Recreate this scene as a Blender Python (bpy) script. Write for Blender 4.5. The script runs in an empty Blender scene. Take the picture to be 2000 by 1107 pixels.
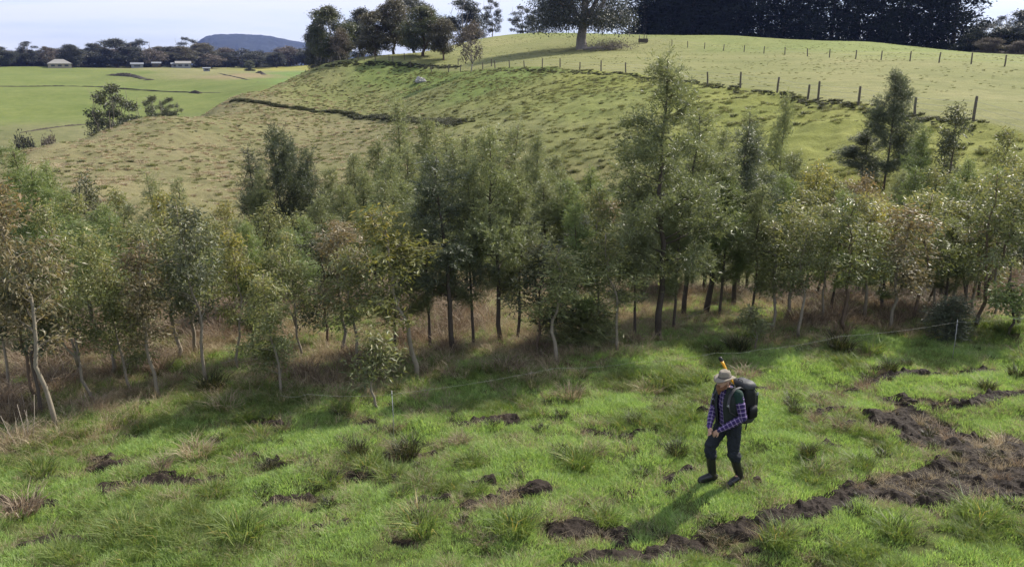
import bpy, math, random
import numpy as np
from mathutils import Vector, Matrix

R = math.radians
scene = bpy.context.scene
COL = scene.collection

# ------------------------------------------------------------------ camera, sky, sun, exposure
CAM_H = 6.0
FPX = 1650.0                      # focal length in pixels of the 2000 px wide frame
PITCH = R(14.56)
cam_d = bpy.data.cameras.new('camera')
cam = bpy.data.objects.new('camera', cam_d)
COL.objects.link(cam)
cam.location = (0, 0, CAM_H)
cam.rotation_euler = (R(90) - PITCH, 0, 0)
cam_d.sensor_width = 36.0
cam_d.lens = 36.0 * FPX / 2000.0
cam_d.clip_start = 0.1
cam_d.clip_end = 30000
scene.camera = cam

SUN_AZ, SUN_EL = 50.0, 41.0       # azimuth clockwise from +Y (to the right of the view), elevation
world = bpy.data.worlds.new('World')
scene.world = world
world.use_nodes = True
wn = world.node_tree.nodes
wl = world.node_tree.links
wn.clear()
w_out = wn.new('ShaderNodeOutputWorld')
w_bg = wn.new('ShaderNodeBackground')
w_bg.inputs['Strength'].default_value = 0.12
sky = wn.new('ShaderNodeTexSky')
sky.sky_type = 'NISHITA'
sky.sun_disc = False
sky.sun_elevation = R(SUN_EL)
sky.sun_rotation = R(SUN_AZ)
sky.air_density = 1.0
sky.dust_density = 1.2
sky.ozone_density = 1.5
# thin cloud veil: noise over the sky direction, whiter in the clouds
w_tc = wn.new('ShaderNodeTexCoord')
w_map = wn.new('ShaderNodeMapping')
w_map.inputs['Scale'].default_value = (1.0, 1.0, 9.0)
w_map.inputs['Location'].default_value = (0.35, 0.1, 0.22)
w_no = wn.new('ShaderNodeTexNoise')
w_no.inputs['Scale'].default_value = 2.1
w_no.inputs['Detail'].default_value = 6.0
w_no.inputs['Roughness'].default_value = 0.55
w_rp = wn.new('ShaderNodeValToRGB')
w_rp.color_ramp.elements[0].position = 0.36
w_rp.color_ramp.elements[0].color = (0.12, 0.12, 0.12, 1)
w_rp.color_ramp.elements[1].position = 0.60
w_rp.color_ramp.elements[1].color = (1, 1, 1, 1)
w_mx = wn.new('ShaderNodeMixRGB')
w_mx.inputs['Color2'].default_value = (5.2, 5.3, 5.55, 1)
wl.new(w_tc.outputs['Generated'], w_map.inputs['Vector'])
wl.new(w_map.outputs['Vector'], w_no.inputs['Vector'])
wl.new(w_no.outputs['Fac'], w_rp.inputs['Fac'])
wl.new(w_rp.outputs['Color'], w_mx.inputs['Fac'])
w_tint = wn.new('ShaderNodeMixRGB'); w_tint.blend_type = 'MULTIPLY'; w_tint.inputs['Fac'].default_value = 1.0; w_tint.inputs['Color2'].default_value = (0.72, 0.86, 1.08, 1)
wl.new(sky.outputs['Color'], w_tint.inputs['Color1'])
wl.new(w_tint.outputs['Color'], w_mx.inputs['Color1'])
wl.new(w_mx.outputs['Color'], w_bg.inputs['Color'])
wl.new(w_bg.outputs['Background'], w_out.inputs['Surface'])

sun_d = bpy.data.lights.new('sun', 'SUN')
sun_d.energy = 5.0
sun_d.angle = R(0.53)
sun_d.color = (1.0, 0.93, 0.82)
sun = bpy.data.objects.new('sun', sun_d)
COL.objects.link(sun)
_sd = Vector((math.sin(R(SUN_AZ)) * math.cos(R(SUN_EL)), math.cos(R(SUN_AZ)) * math.cos(R(SUN_EL)), math.sin(R(SUN_EL))))
sun.rotation_euler = _sd.to_track_quat('Z', 'Y').to_euler()
sun.location = _sd * 60

scene.view_settings.view_transform = 'Standard'
scene.view_settings.look = 'None'
scene.view_settings.gamma = 1
scene.view_settings.exposure = 0.78
scene.render.engine = 'CYCLES'
cy = scene.cycles
cy.max_bounces = 6
cy.diffuse_bounces = 3
cy.glossy_bounces = 2
cy.transmission_bounces = 4
cy.transparent_max_bounces = 4
cy.volume_bounces = 0
cy.use_denoising = True
cy.sample_clamp_indirect = 4.0
cy.caustics_reflective = False
cy.caustics_refractive = False

# ------------------------------------------------------------------ helpers
def tag(o, label=None, cat=None, group=None, kind=None):
    if label: o['label'] = label
    if cat: o['category'] = cat
    if group: o['group'] = group
    if kind: o['kind'] = kind
    return o

def empty(name, loc, label=None, cat=None, group=None, rz=0.0):
    o = bpy.data.objects.new(name, None)
    o.empty_display_size = 0.2
    COL.objects.link(o)
    o.location = loc
    o.rotation_euler = (0, 0, rz)
    return tag(o, label, cat, group)

def np_mesh(name, verts, quads=None, tris=None, attrs=None, smooth=False, ngons=None):
    me = bpy.data.meshes.new(name)
    verts = np.asarray(verts, dtype=np.float32).reshape(-1, 3)
    loops, totals = [], []
    if quads is not None and len(quads):
        q = np.asarray(quads, dtype=np.int32).reshape(-1, 4)
        loops.append(q.ravel()); totals.append(np.full(len(q), 4, np.int32))
    if tris is not None and len(tris):
        t = np.asarray(tris, dtype=np.int32).reshape(-1, 3)
        loops.append(t.ravel()); totals.append(np.full(len(t), 3, np.int32))
    if ngons:
        for g in ngons:
            loops.append(np.asarray(g, np.int32)); totals.append(np.array([len(g)], np.int32))
    me.vertices.add(len(verts))
    me.vertices.foreach_set('co', verts.ravel())
    if loops:
        lp = np.concatenate(loops); tt = np.concatenate(totals)
        st = np.concatenate(([0], np.cumsum(tt)[:-1])).astype(np.int32)
        me.loops.add(len(lp)); me.loops.foreach_set('vertex_index', lp)
        me.polygons.add(len(tt)); me.polygons.foreach_set('loop_start', st)
        me.polygons.foreach_set('loop_total', tt)
        me.polygons.foreach_set('use_smooth', np.full(len(tt), smooth, dtype=bool))
    for k, val in (attrs or {}).items():
        val = np.asarray(val, dtype=np.float32)
        if val.ndim == 1:
            a = me.attributes.new(k, 'FLOAT', 'POINT'); a.data.foreach_set('value', val)
        elif val.shape[1] == 4:
            a = me.attributes.new(k, 'FLOAT_COLOR', 'POINT'); a.data.foreach_set('color', val.ravel())
        else:
            a = me.attributes.new(k, 'FLOAT_VECTOR', 'POINT'); a.data.foreach_set('vector', val.ravel())
    me.update(calc_edges=True)
    return me

def link(name, me, mat=None, parent=None):
    o = bpy.data.objects.new(name, me)
    COL.objects.link(o)
    if mat is not None and not me.materials:
        me.materials.append(mat)
    elif mat is not None and me.materials[0] != mat:
        o.material_slots[0].link = 'OBJECT'
        o.material_slots[0].material = mat
    if parent is not None: o.parent = parent
    return o

class MB:
    """collects tubes, boxes and lofts"""
    def __init__(s): s.v = []; s.q = []; s.t = []; s.n = 0
    def add(s, v, q=None, t=None):
        v = np.asarray(v, float).reshape(-1, 3)
        if q is not None and len(q): s.q.append(np.asarray(q, int).reshape(-1, 4) + s.n)
        if t is not None and len(t): s.t.append(np.asarray(t, int).reshape(-1, 3) + s.n)
        s.v.append(v); s.n += len(v)
    def tube(s, pts, rad, n=6, cap=True, flat=None, up=None):
        pts = np.asarray(pts, float); m = len(pts)
        rad = np.asarray(rad, float)
        if rad.ndim == 0: rad = np.full(m, float(rad))
        tang = np.gradient(pts, axis=0)
        tang /= np.linalg.norm(tang, axis=1)[:, None] + 1e-12
        ref = np.array(up, float) if up is not None else (np.array([0, 0, 1.]) if abs(tang[0, 2]) < 0.9 else np.array([1., 0, 0]))
        ang = np.arange(n) / n * 2 * np.pi
        rings = []
        for i in range(m):
            a = np.cross(tang[i], ref); a /= np.linalg.norm(a) + 1e-12
            b = np.cross(a, tang[i])
            if up is None: ref = b
            fa = 1.0 if flat is None else flat[i] if np.ndim(flat) else flat
            rings.append(pts[i] + rad[i] * (np.cos(ang)[:, None] * a * fa + np.sin(ang)[:, None] * b))
        v = np.concatenate(rings)
        i = np.arange(m - 1)[:, None] * n; j = np.arange(n)[None, :]; k = (j + 1) % n
        q = np.stack([i + j, i + k, i + n + k, i + n + j], -1).reshape(-1, 4)
        t = []
        if cap:
            v = np.concatenate([v, pts[:1], pts[-1:]])
            c0, c1 = m * n, m * n + 1
            for jj in range(n):
                kk = (jj + 1) % n
                t.append((c0, kk, jj)); t.append((c1, (m - 1) * n + jj, (m - 1) * n + kk))
        s.add(v, q, t)
    def limb(s, pts, rad, n=12, flat=1.0, up=None):
        """tube with rounded ends"""
        pts = np.asarray(pts, float); rad = np.asarray(rad, float) * np.ones(len(pts))
        d0 = pts[0] - pts[1]; d0 /= np.linalg.norm(d0); d1 = pts[-1] - pts[-2]; d1 /= np.linalg.norm(d1)
        P = [pts[0] + d0 * rad[0] * x for x in (0.95, 0.8, 0.5)] + list(pts) + [pts[-1] + d1 * rad[-1] * x for x in (0.5, 0.8, 0.95)]
        Q = [rad[0] * x for x in (0.3, 0.6, 0.87)] + list(rad) + [rad[-1] * x for x in (0.87, 0.6, 0.3)]
        fl = flat
        if np.ndim(flat): fl = [flat[0]] * 3 + list(flat) + [flat[-1]] * 3
        s.tube(P, Q, n, True, fl, up)
    def ball(s, c, r, n=12):
        c = np.asarray(c, float); r = np.asarray(r, float) * np.ones(3)
        ph = np.linspace(0, np.pi, n // 2 + 1)[1:-1]
        th = np.arange(n) / n * 2 * np.pi
        v = [(np.sin(p) * np.cos(t), np.sin(p) * np.sin(t), np.cos(p)) for p in ph for t in th]
        m = len(ph)
        v = np.array(v + [(0, 0, 1), (0, 0, -1)]) * r + c
        q = [(i * n + j, (i + 1) * n + j, (i + 1) * n + (j + 1) % n, i * n + (j + 1) % n) for i in range(m - 1) for j in range(n)]
        t = [(m * n, j, (j + 1) % n) for j in range(n)] + [(m * n + 1, (m - 1) * n + (j + 1) % n, (m - 1) * n + j) for j in range(n)]
        s.add(v, q, t)
    def box(s, c, h, rot=None):
        c = np.asarray(c, float); h = np.asarray(h, float)
        v = np.array([(x, y, z) for x in (-1, 1) for y in (-1, 1) for z in (-1, 1)], float) * h
        if rot is not None: v = v @ np.asarray(rot).T
        q = [(0, 1, 3, 2), (4, 6, 7, 5), (0, 4, 5, 1), (2, 3, 7, 6), (0, 2, 6, 4), (1, 5, 7, 3)]
        s.add(v + c, q)
    def mesh(s, name, smooth=True, attrs=None):
        return np_mesh(name, np.concatenate(s.v), np.concatenate(s.q) if s.q else None, np.concatenate(s.t) if s.t else None, attrs, smooth)
    def build(s, name, mat, parent=None, smooth=True):
        return link(name, s.mesh(name, smooth), mat, parent)

def hash2(ix, iy, seed):
    h = (ix.astype(np.int64) * 374761393 + iy.astype(np.int64) * 668265263 + seed * 1442695041) & 0xFFFFFFFF
    h = ((h ^ (h >> 13)) * 1274126177) & 0xFFFFFFFF
    h = h ^ (h >> 16)
    return (h & 0xFFFFFF) / float(0xFFFFFF)

def vnoise(x, y, seed=0):
    x = np.asarray(x, float); y = np.asarray(y, float)
    ix = np.floor(x); iy = np.floor(y); fx = x - ix; fy = y - iy
    ux = fx * fx * fx * (fx * (fx * 6 - 15) + 10); uy = fy * fy * fy * (fy * (fy * 6 - 15) + 10)
    a = hash2(ix, iy, seed); b = hash2(ix + 1, iy, seed); c = hash2(ix, iy + 1, seed); d = hash2(ix + 1, iy + 1, seed)
    return (a + (b - a) * ux) * (1 - uy) + (c + (d - c) * ux) * uy

def fbm(x, y, seed=0, oct=4, gain=0.5):
    s = 0; a = 1; t = 0
    for i in range(oct):
        s = s + a * vnoise(x * 2 ** i + 17.3 * i, y * 2 ** i - 9.1 * i, seed + i); t += a; a *= gain
    return s / t

def sstep(a, b, x):
    t = np.clip((x - a) / (b - a), 0, 1)
    return t * t * (3 - 2 * t)

# ------------------------------------------------------------------ photo pixel <-> world
CP, SP = math.cos(PITCH), math.sin(PITCH)
def ray(u, v):
    """unit-horizontal direction of the photo pixel (2000x1107): azimuth tangent and slope per metre of ground range"""
    a = (u - 1000.0) / FPX; b = -(v - 553.5) / FPX
    d = np.array([a, CP + b * SP, -SP + b * CP])
    return d / math.hypot(d[0], d[1])
def at(u, v, r):
    d = ray(u, v)
    return np.array([d[0] * r, d[1] * r, CAM_H + d[2] * r])
def px(p):
    x, y, z = p[0], p[1], p[2] - CAM_H
    dep = y * CP - z * SP; up = y * SP + z * CP
    return 1000 + FPX * x / dep, 553.5 - FPX * up / dep

# ------------------------------------------------------------------ terrain height (thin plate through measured points)
CTRL = []
for (u, v, r) in [
    (1900, 340, 46), (1900, 300, 50), (1900, 240, 56), (1900, 180, 82), (1920, 128, 116), (1900, 103, 190),
    (2300, 300, 50), (2300, 200, 80), (2300, 140, 130),
    (1680, 320, 50), (1680, 260, 57), (1680, 206, 66), (1680, 150, 95), (1680, 109, 150), (1700, 84, 215),
    (1440, 340, 51), (1440, 290, 57), (1440, 230, 66), (1440, 172, 82), (1440, 130, 125), (1440, 94, 195), (1440, 72, 240),
    (1170, 350, 54), (1170, 300, 60), (1170, 240, 72), (1170, 180, 92), (1170, 139, 120), (1170, 110, 160), (1140, 95, 190), (1170, 65, 245),
    (960, 360, 55), (960, 300, 67), (960, 230, 92), (960, 180, 120), (960, 136, 150), (960, 105, 195), (960, 73, 260),
    (760, 340, 66), (760, 280, 90), (760, 230, 124), (760, 200, 150), (760, 160, 170), (760, 124, 180), (790, 108, 215),
    (620, 370, 58), (620, 300, 90), (620, 250, 126), (620, 205, 156), (620, 160, 178), (630, 128, 190),
    (450, 390, 57), (450, 330, 76), (450, 280, 102), (450, 230, 134), (450, 191, 164),
    (250, 400, 52), (250, 340, 68), (250, 290, 92), (250, 243, 124),
    (90, 390, 56), (90, 330, 74), (90, 290, 92), (-150, 420, 56), (-150, 345, 85),
    (50, 270, 260), (50, 220, 320), (50, 175, 420), (50, 134, 620), (-200, 220, 320), (-200, 134, 620),
    (300, 200, 330), (300, 170, 430), (300, 134, 600), (450, 180, 345), (450, 152, 440), (450, 137, 580),
    (540, 165, 345), (540, 150, 440), (560, 134, 600), (640, 126, 620)]:
    p = at(u, v, r); CTRL.append((math.atan2(p[0], p[1]), math.log(r), p[2]))
def cz(u, r, z): CTRL.append((math.atan2(u - 1000, FPX / CP), math.log(r), z))
for (u, r, z) in [(-200, 37, -6), (90, 37, -5.6), (250, 38, -5.3), (600, 38, -5), (1000, 38, -4.4), (1440, 36, -3.2), (1900, 34, -1.8), (2300, 33, -1.2),
                  (-200, 28, -2.4), (250, 28, -2.2), (600, 28, -2), (1000, 28, -1.8), (1440, 27, -1.3), (1900, 26, -0.7), (2300, 26, -.5),
                  (90, 145, -17), (250, 175, -14), (450, 230, -9), (-200, 140, -20), (90, 200, -20), (250, 220, -17), (450, 240, -11),
                  (620, 250, -2), (620, 340, -6), (780, 300, 2), (780, 450, 0), (780, 620, 5),
                  (960, 330, 9), (1300, 285, 9.5), (1500, 280, 9.0), (1700, 262, 6.5), (1850, 250, 5.5), (960, 620, 8), (1300, 340, 9), (1300, 620, 10), (1700, 330, 6), (1700, 620, 10), (2000, 270, 6), (2200, 620, 10), (2300, 250, 8)]:
    cz(u, r, z)
for uu in (-200, 250, 700, 1150, 1600, 2000, 2300):
    for rr in (8, 12, 16, 20): cz(uu, rr, 0.0)
    for rr in (900, 2500, 9000): cz(uu, rr, 2.0)
CT = np.array(CTRL)
TS = 1.6
def _U(d2): return np.where(d2 > 1e-12, 0.5 * d2 * np.log(np.maximum(d2, 1e-12)), 0.0)
_X = np.stack([CT[:, 0] * TS, CT[:, 1]], 1)
_K = _U(((_X[:, None] - _X[None]) ** 2).sum(-1)) + np.eye(len(_X)) * 2e-4
_P = np.concatenate([np.ones((len(_X), 1)), _X], 1)
_A = np.block([[_K, _P], [_P.T, np.zeros((3, 3))]])
_W = np.linalg.solve(_A, np.concatenate([CT[:, 2], np.zeros(3)]))
def base_z(x, y):
    x = np.asarray(x, float); y = np.asarray(y, float); sh = x.shape
    x = x.ravel(); y = y.ravel()
    r = np.hypot(x, y); th = np.clip(np.arctan2(x, y), -0.72, 0.72)
    q = np.stack([th * TS, np.log(np.clip(r, 7, 9000))], 1)
    out = np.empty(len(x))
    for i in range(0, len(x), 40000):
        s = slice(i, i + 40000)
        out[s] = _U(((q[s, None] - _X[None]) ** 2).sum(-1)) @ _W[:len(_X)] + _W[len(_X)] + q[s] @ _W[len(_X) + 1:]
    out = out * sstep(18, 27, r)
    out = out * (1 - sstep(900, 2500, r))
    return out.reshape(sh)
def relief(x, y):
    r = np.hypot(x, y)
    near = (fbm(x / 1.5, y / 1.5, 3, 3) - 0.5) * 0.34 + (fbm(x / 0.45, y / 0.45, 8, 2) - 0.5) * 0.12
    hill = (fbm(x / 1.7, y / 1.7, 21, 3) - 0.5) * 0.55 + (fbm(x / 9, y / 9, 24, 2) - 0.5) * 0.8
    far = (fbm(x / 60, y / 60, 31, 3) - 0.5) * 3.0
    w1 = 1 - sstep(22, 40, r); w3 = sstep(160, 320, r)
    return near * w1 + hill * (1 - w1) * (1 - w3) * (1 - 0.75 * upper_mask(x, y)) + far * w3
# hill fence line (world), separates the cropped upper paddock from the tussocky slope
FENCE_PX = [(2090, 290, 50), (1900, 238, 56.2), (1787, 222, 61), (1677, 206, 66.3), (1598, 194, 71), (1578, 191, 72.5), (1518, 181, 77), (1446, 173, 82), (1382, 165.5, 88),
            (1222, 145, 110), (1174, 141, 118), (1132, 138, 126), (1094, 137, 132), (1059, 136, 138), (1024, 135, 143), (995, 136, 147), (967, 135, 151), (943, 134, 155), (899, 130, 163),
            (876, 128, 167), (842, 125, 171), (802, 124, 176), (768, 123, 180), (733, 122, 184), (700, 123, 187), (680, 124.5, 190), (660, 126, 193), (648, 127, 195), (637, 129, 197), (626, 131, 199), (616, 133, 201), (607, 135, 203), (597, 138, 205)]
_fw = np.array([at(*p)[:2] for p in FENCE_PX])
_fth = np.arctan2(_fw[:, 0], _fw[:, 1])[::-1]; _flr = np.log(np.hypot(_fw[:, 0], _fw[:, 1]))[::-1]
def upper_mask(x, y):
    th = np.arctan2(x, y); lr = np.log(np.maximum(np.hypot(x, y), 1))
    fl = np.interp(th, _fth, _flr)
    return sstep(-0.01, 0.02, lr - fl) * (th > -0.24)
def gz(x, y):
    x = np.atleast_1d(np.asarray(x, float)); y = np.atleast_1d(np.asarray(y, float))
    return base_z(x, y) + relief(x, y)
def gz1(x, y): return float(gz(x, y)[0])
def hit(u, v, r0=6.0, r1=1200.0):
    """first ground point along the photo pixel's ray beyond range r0"""
    d = ray(u, v); rs = np.exp(np.linspace(math.log(r0), math.log(r1), 3000))
    z = base_z(d[0] * rs, d[1] * rs); below = CAM_H + d[2] * rs <= z
    if below[0]: i = np.argmax(~below); below[:i] = False
    i = int(np.argmax(below)) if below.any() else len(rs) - 1
    r = rs[i]
    return np.array([d[0] * r, d[1] * r, gz1(d[0] * r, d[1] * r)])

# ------------------------------------------------------------------ materials
def new_mat(name):
    m = bpy.data.materials.new(name); m.use_nodes = True
    nt = m.node_tree; nt.nodes.clear()
    out = nt.nodes.new('ShaderNodeOutputMaterial')
    return m, nt, out
def noise_node(nt, scale, detail=4, rough=0.6, vec=None):
    n = nt.nodes.new('ShaderNodeTexNoise'); n.inputs['Scale'].default_value = scale
    n.inputs['Detail'].default_value = detail; n.inputs['Roughness'].default_value = rough
    if vec is not None: nt.links.new(vec, n.inputs['Vector'])
    return n
def mixc(nt, fac, a, b, mode='MIX'):
    n = nt.nodes.new('ShaderNodeMixRGB'); n.blend_type = mode
    for s, val in (('Fac', fac), ('Color1', a), ('Color2', b)):
        if isinstance(val, (int, float)): n.inputs[s].default_value = val
        elif isinstance(val, tuple): n.inputs[s].default_value = (*val, 1)[:4]
        else: nt.links.new(val, n.inputs[s])
    return n.outputs['Color']
def mth(nt, op, a, b=0.0, clamp=False):
    n = nt.nodes.new('ShaderNodeMath'); n.operation = op; n.use_clamp = clamp
    for i, val in enumerate((a, b)):
        if isinstance(val, (int, float)): n.inputs[i].default_value = val
        else: nt.links.new(val, n.inputs[i])
    return n.outputs['Value']
def attr(nt, name, out='Fac'):
    n = nt.nodes.new('ShaderNodeAttribute'); n.attribute_name = name
    return n.outputs[out]

def leaf_mat(name, ca, cb, tip, rough=0.42, trans=0.4, tcol=None, spec=0.5, var=0.35):
    m, nt, out = new_mat(name)
    rnd = nt.nodes.new('ShaderNodeObjectInfo').outputs['Random']
    c = mixc(nt, attr(nt, 'tint'), ca, cb)
    c = mixc(nt, attr(nt, 'tip'), c, tip)
    k = mth(nt, 'ADD', mth(nt, 'MULTIPLY', rnd, var), 1 - var / 2)
    c = mixc(nt, 1.0, c, mixc(nt, 0.0, k, k), 'MULTIPLY')
    bs = nt.nodes.new('ShaderNodeBsdfPrincipled')
    nt.links.new(c, bs.inputs['Base Color']); bs.inputs['Roughness'].default_value = rough
    bs.inputs['Specular IOR Level'].default_value = spec
    tr = nt.nodes.new('ShaderNodeBsdfTranslucent')
    tc = mixc(nt, 1.0, c, tcol or (1.5, 1.6, 0.7), 'MULTIPLY')
    nt.links.new(tc, tr.inputs['Color'])
    mx = nt.nodes.new('ShaderNodeMixShader'); mx.inputs['Fac'].default_value = trans
    nt.links.new(bs.outputs[0], mx.inputs[1]); nt.links.new(tr.outputs[0], mx.inputs[2])
    nt.links.new(mx.outputs[0], out.inputs['Surface'])
    return m
def plain(name, col, rough=0.7, var=0.25, scale=6.0, bump=0.0, spec=0.3, metal=0.0):
    m, nt, out = new_mat(name)
    tc = nt.nodes.new('ShaderNodeTexCoord')
    n = noise_node(nt, scale, 5, 0.6, tc.outputs['Object'])
    a = tuple(x * (1 - var) for x in col); b = tuple(min(1, x * (1 + var)) for x in col)
    bs = nt.nodes.new('ShaderNodeBsdfPrincipled')
    nt.links.new(mixc(nt, n.outputs['Fac'], a, b), bs.inputs['Base Color'])
    bs.inputs['Roughness'].default_value = rough; bs.inputs['Metallic'].default_value = metal
    bs.inputs['Specular IOR Level'].default_value = spec
    if bump:
        bp = nt.nodes.new('ShaderNodeBump'); bp.inputs['Strength'].default_value = bump; bp.inputs['Distance'].default_value = 0.02
        nt.links.new(n.outputs['Fac'], bp.inputs['Height']); nt.links.new(bp.outputs['Normal'], bs.inputs['Normal'])
    nt.links.new(bs.outputs[0], out.inputs['Surface'])
    return m
M = {}
M['bark_pale'] = plain('bark_pale', (0.215, 0.185, 0.14), 0.85, 0.4, 9, 0.5)
M['bark_dark'] = plain('bark_dark', (0.075, 0.06, 0.048), 0.9, 0.4, 9, 0.6)
M['bark_gum'] = plain('bark_gum', (0.24, 0.21, 0.19), 0.85, 0.4, 1.5, 0.5)
M['bark_brown'] = plain('bark_brown', (0.12, 0.085, 0.06), 0.9, 0.4, 2.0, 0.5)
M['post'] = plain('post_wood', (0.11, 0.095, 0.075), 0.9, 0.35, 8, 0.5)
M['wire'] = plain('wire_steel', (0.35, 0.35, 0.34), 0.5, 0.1, 3, 0, 0.5, 0.6)
M['polywire'] = plain('poly_wire', (0.30, 0.30, 0.28), 0.6, 0.05)
M['wattle'] = leaf_mat('wattle_leaves', (0.110, 0.131, 0.062), (0.234, 0.253, 0.123), (0.297, 0.278, 0.126), 0.42, 0.36, (1.25, 1.3, 0.85))
M['wattle_dark'] = leaf_mat('wattle_dark_leaves', (0.051, 0.065, 0.043), (0.111, 0.127, 0.077), (0.141, 0.144, 0.075), 0.45, 0.32, (1.25, 1.3, 0.85))
M['wattle_green'] = leaf_mat('wattle_green_leaves', (0.102, 0.142, 0.055), (0.204, 0.253, 0.095), (0.310, 0.298, 0.115), 0.42, 0.38, (1.25, 1.3, 0.8))
M['euc'] = leaf_mat('eucalypt_leaves', (0.105, 0.126, 0.055), (0.248, 0.265, 0.117), (0.333, 0.277, 0.120), 0.44, 0.36, (1.3, 1.3, 0.8), 0.38)
M['euc_copper'] = leaf_mat('eucalypt_copper_leaves', (0.105, 0.098, 0.051), (0.229, 0.192, 0.107), (0.287, 0.186, 0.097), 0.44, 0.34, (1.3, 1.2, 0.8), 0.38)
M['euc_dark'] = leaf_mat('eucalypt_dark_leaves', (0.052, 0.064, 0.036), (0.132, 0.141, 0.080), (0.161, 0.153, 0.086), 0.46, 0.3, (1.25, 1.25, 0.8), 0.38)
M['euc_yellow'] = leaf_mat('eucalypt_yellow_leaves', (0.124, 0.144, 0.052), (0.280, 0.277, 0.099), (0.422, 0.323, 0.109), 0.44, 0.4, (1.3, 1.25, 0.7), 0.38)
M['gum'] = leaf_mat('gum_leaves', (0.052, 0.054, 0.036), (0.118, 0.108, 0.070), (0.15, 0.115, 0.075), 0.45, 0.28, (1.2, 1.2, 0.8))
M['gum_dark'] = leaf_mat('gum_dark_leaves', (0.024, 0.030, 0.024), (0.055, 0.060, 0.044), (0.075, 0.07, 0.05), 0.5, 0.2, (1.2, 1.2, 0.8))
M['gum_green'] = leaf_mat('gum_green_leaves', (0.039, 0.047, 0.029), (0.078, 0.086, 0.048), (0.117, 0.104, 0.059), 0.45, 0.26)
M['bare'] = leaf_mat('bare_twigs', (0.085, 0.07, 0.062), (0.14, 0.115, 0.10), (0.15, 0.11, 0.09), 0.8, 0.1)
M['pine'] = leaf_mat('pine_needles', (0.010, 0.014, 0.012), (0.022, 0.029, 0.020), (0.026, 0.03, 0.02), 0.85, 0.12, None, 0.1)
M['grass'] = leaf_mat('grass_blades', (0.157, 0.239, 0.081), (0.362, 0.476, 0.175), (0.452, 0.425, 0.207), 0.52, 0.42, (1.3, 1.38, 0.7), 0.3, 0.45)
M['lush'] = leaf_mat('lush_grass_blades', (0.080, 0.122, 0.035), (0.206, 0.251, 0.079), (0.431, 0.321, 0.125), 0.52, 0.36, (1.3, 1.4, 0.7), 0.25, 0.35)
M['dry'] = leaf_mat('dry_grass_blades', (0.206, 0.158, 0.097), (0.414, 0.344, 0.228), (0.524, 0.456, 0.318), 0.6, 0.3, (1.2, 1.1, 0.9), 0.2, 0.4)
M['bracken'] = leaf_mat('dead_bracken', (0.132, 0.100, 0.072), (0.277, 0.218, 0.156), (0.397, 0.330, 0.238), 0.7, 0.25, (1.2, 1.0, 0.8), 0.2, 0.4)
M['rush'] = leaf_mat('rush_blades', (0.020, 0.025, 0.012), (0.051, 0.054, 0.025), (0.170, 0.143, 0.088), 0.5, 0.25, None, 0.3, 0.4)
M['hill_tuft'] = leaf_mat('hill_tussock_blades', (0.106, 0.125, 0.048), (0.219, 0.219, 0.098), (0.338, 0.288, 0.175), 0.7, 0.3, (1.2, 1.2, 0.8), 0.2, 0.4)

# ground material: albedo map in a vertex attribute, fine variation from noise
def ground_mat():
    m, nt, out = new_mat('ground_soil_and_grass')
    geo = nt.nodes.new('ShaderNodeNewGeometry')
    base = attr(nt, 'albedo', 'Color')
    det = attr(nt, 'detail')
    n1 = noise_node(nt, 0.55, 8, 0.68, geo.outputs['Position'])
    n2 = noise_node(nt, 5.0, 6, 0.7, geo.outputs['Position'])
    n3 = noise_node(nt, 0.045, 5, 0.6, geo.outputs['Position'])
    c = mixc(nt, mth(nt, 'MULTIPLY', n1.outputs['Fac'], 1.0), mixc(nt, 1.0, base, (0.55, 0.60, 0.55), 'MULTIPLY'), mixc(nt, 1.0, base, (1.4, 1.34, 1.3), 'MULTIPLY'))
    c2 = mixc(nt, n2.outputs['Fac'], mixc(nt, 1.0, c, (0.6, 0.62, 0.6), 'MULTIPLY'), mixc(nt, 1.0, c, (1.36, 1.33, 1.3), 'MULTIPLY'))
    c = mixc(nt, det, c, c2)
    c = mixc(nt, n3.outputs['Fac'], mixc(nt, 1.0, c, (0.70, 0.80, 0.62), 'MULTIPLY'), mixc(nt, 1.0, c, (1.30, 1.18, 1.4), 'MULTIPLY'))
    n4 = noise_node(nt, 0.16, 6, 0.65, geo.outputs['Position'])
    c = mixc(nt, n4.outputs['Fac'], mixc(nt, 1.0, c, (0.72, 0.80, 0.66), 'MULTIPLY'), mixc(nt, 1.0, c, (1.28, 1.18, 1.32), 'MULTIPLY'))
    n5 = noise_node(nt, 0.022, 7, 0.62, geo.outputs['Position'])
    c = mixc(nt, n5.outputs['Fac'], mixc(nt, 1.0, c, (0.80, 0.82, 0.80), 'MULTIPLY'), mixc(nt, 1.0, c, (1.22, 1.16, 1.2), 'MULTIPLY'))
    bs = nt.nodes.new('ShaderNodeBsdfPrincipled')
    nt.links.new(c, bs.inputs['Base Color']); bs.inputs['Roughness'].default_value = 0.95
    bs.inputs['Specular IOR Level'].default_value = 0.1
    bp = nt.nodes.new('ShaderNodeBump'); bp.inputs['Strength'].default_value = 0.8; bp.inputs['Distance'].default_value = 0.12
    nt.links.new(n2.outputs['Fac'], bp.inputs['Height']); nt.links.new(bp.outputs['Normal'], bs.inputs['Normal'])
    nt.links.new(bs.outputs[0], out.inputs['Surface'])
    return m
M['ground'] = ground_mat()

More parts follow.
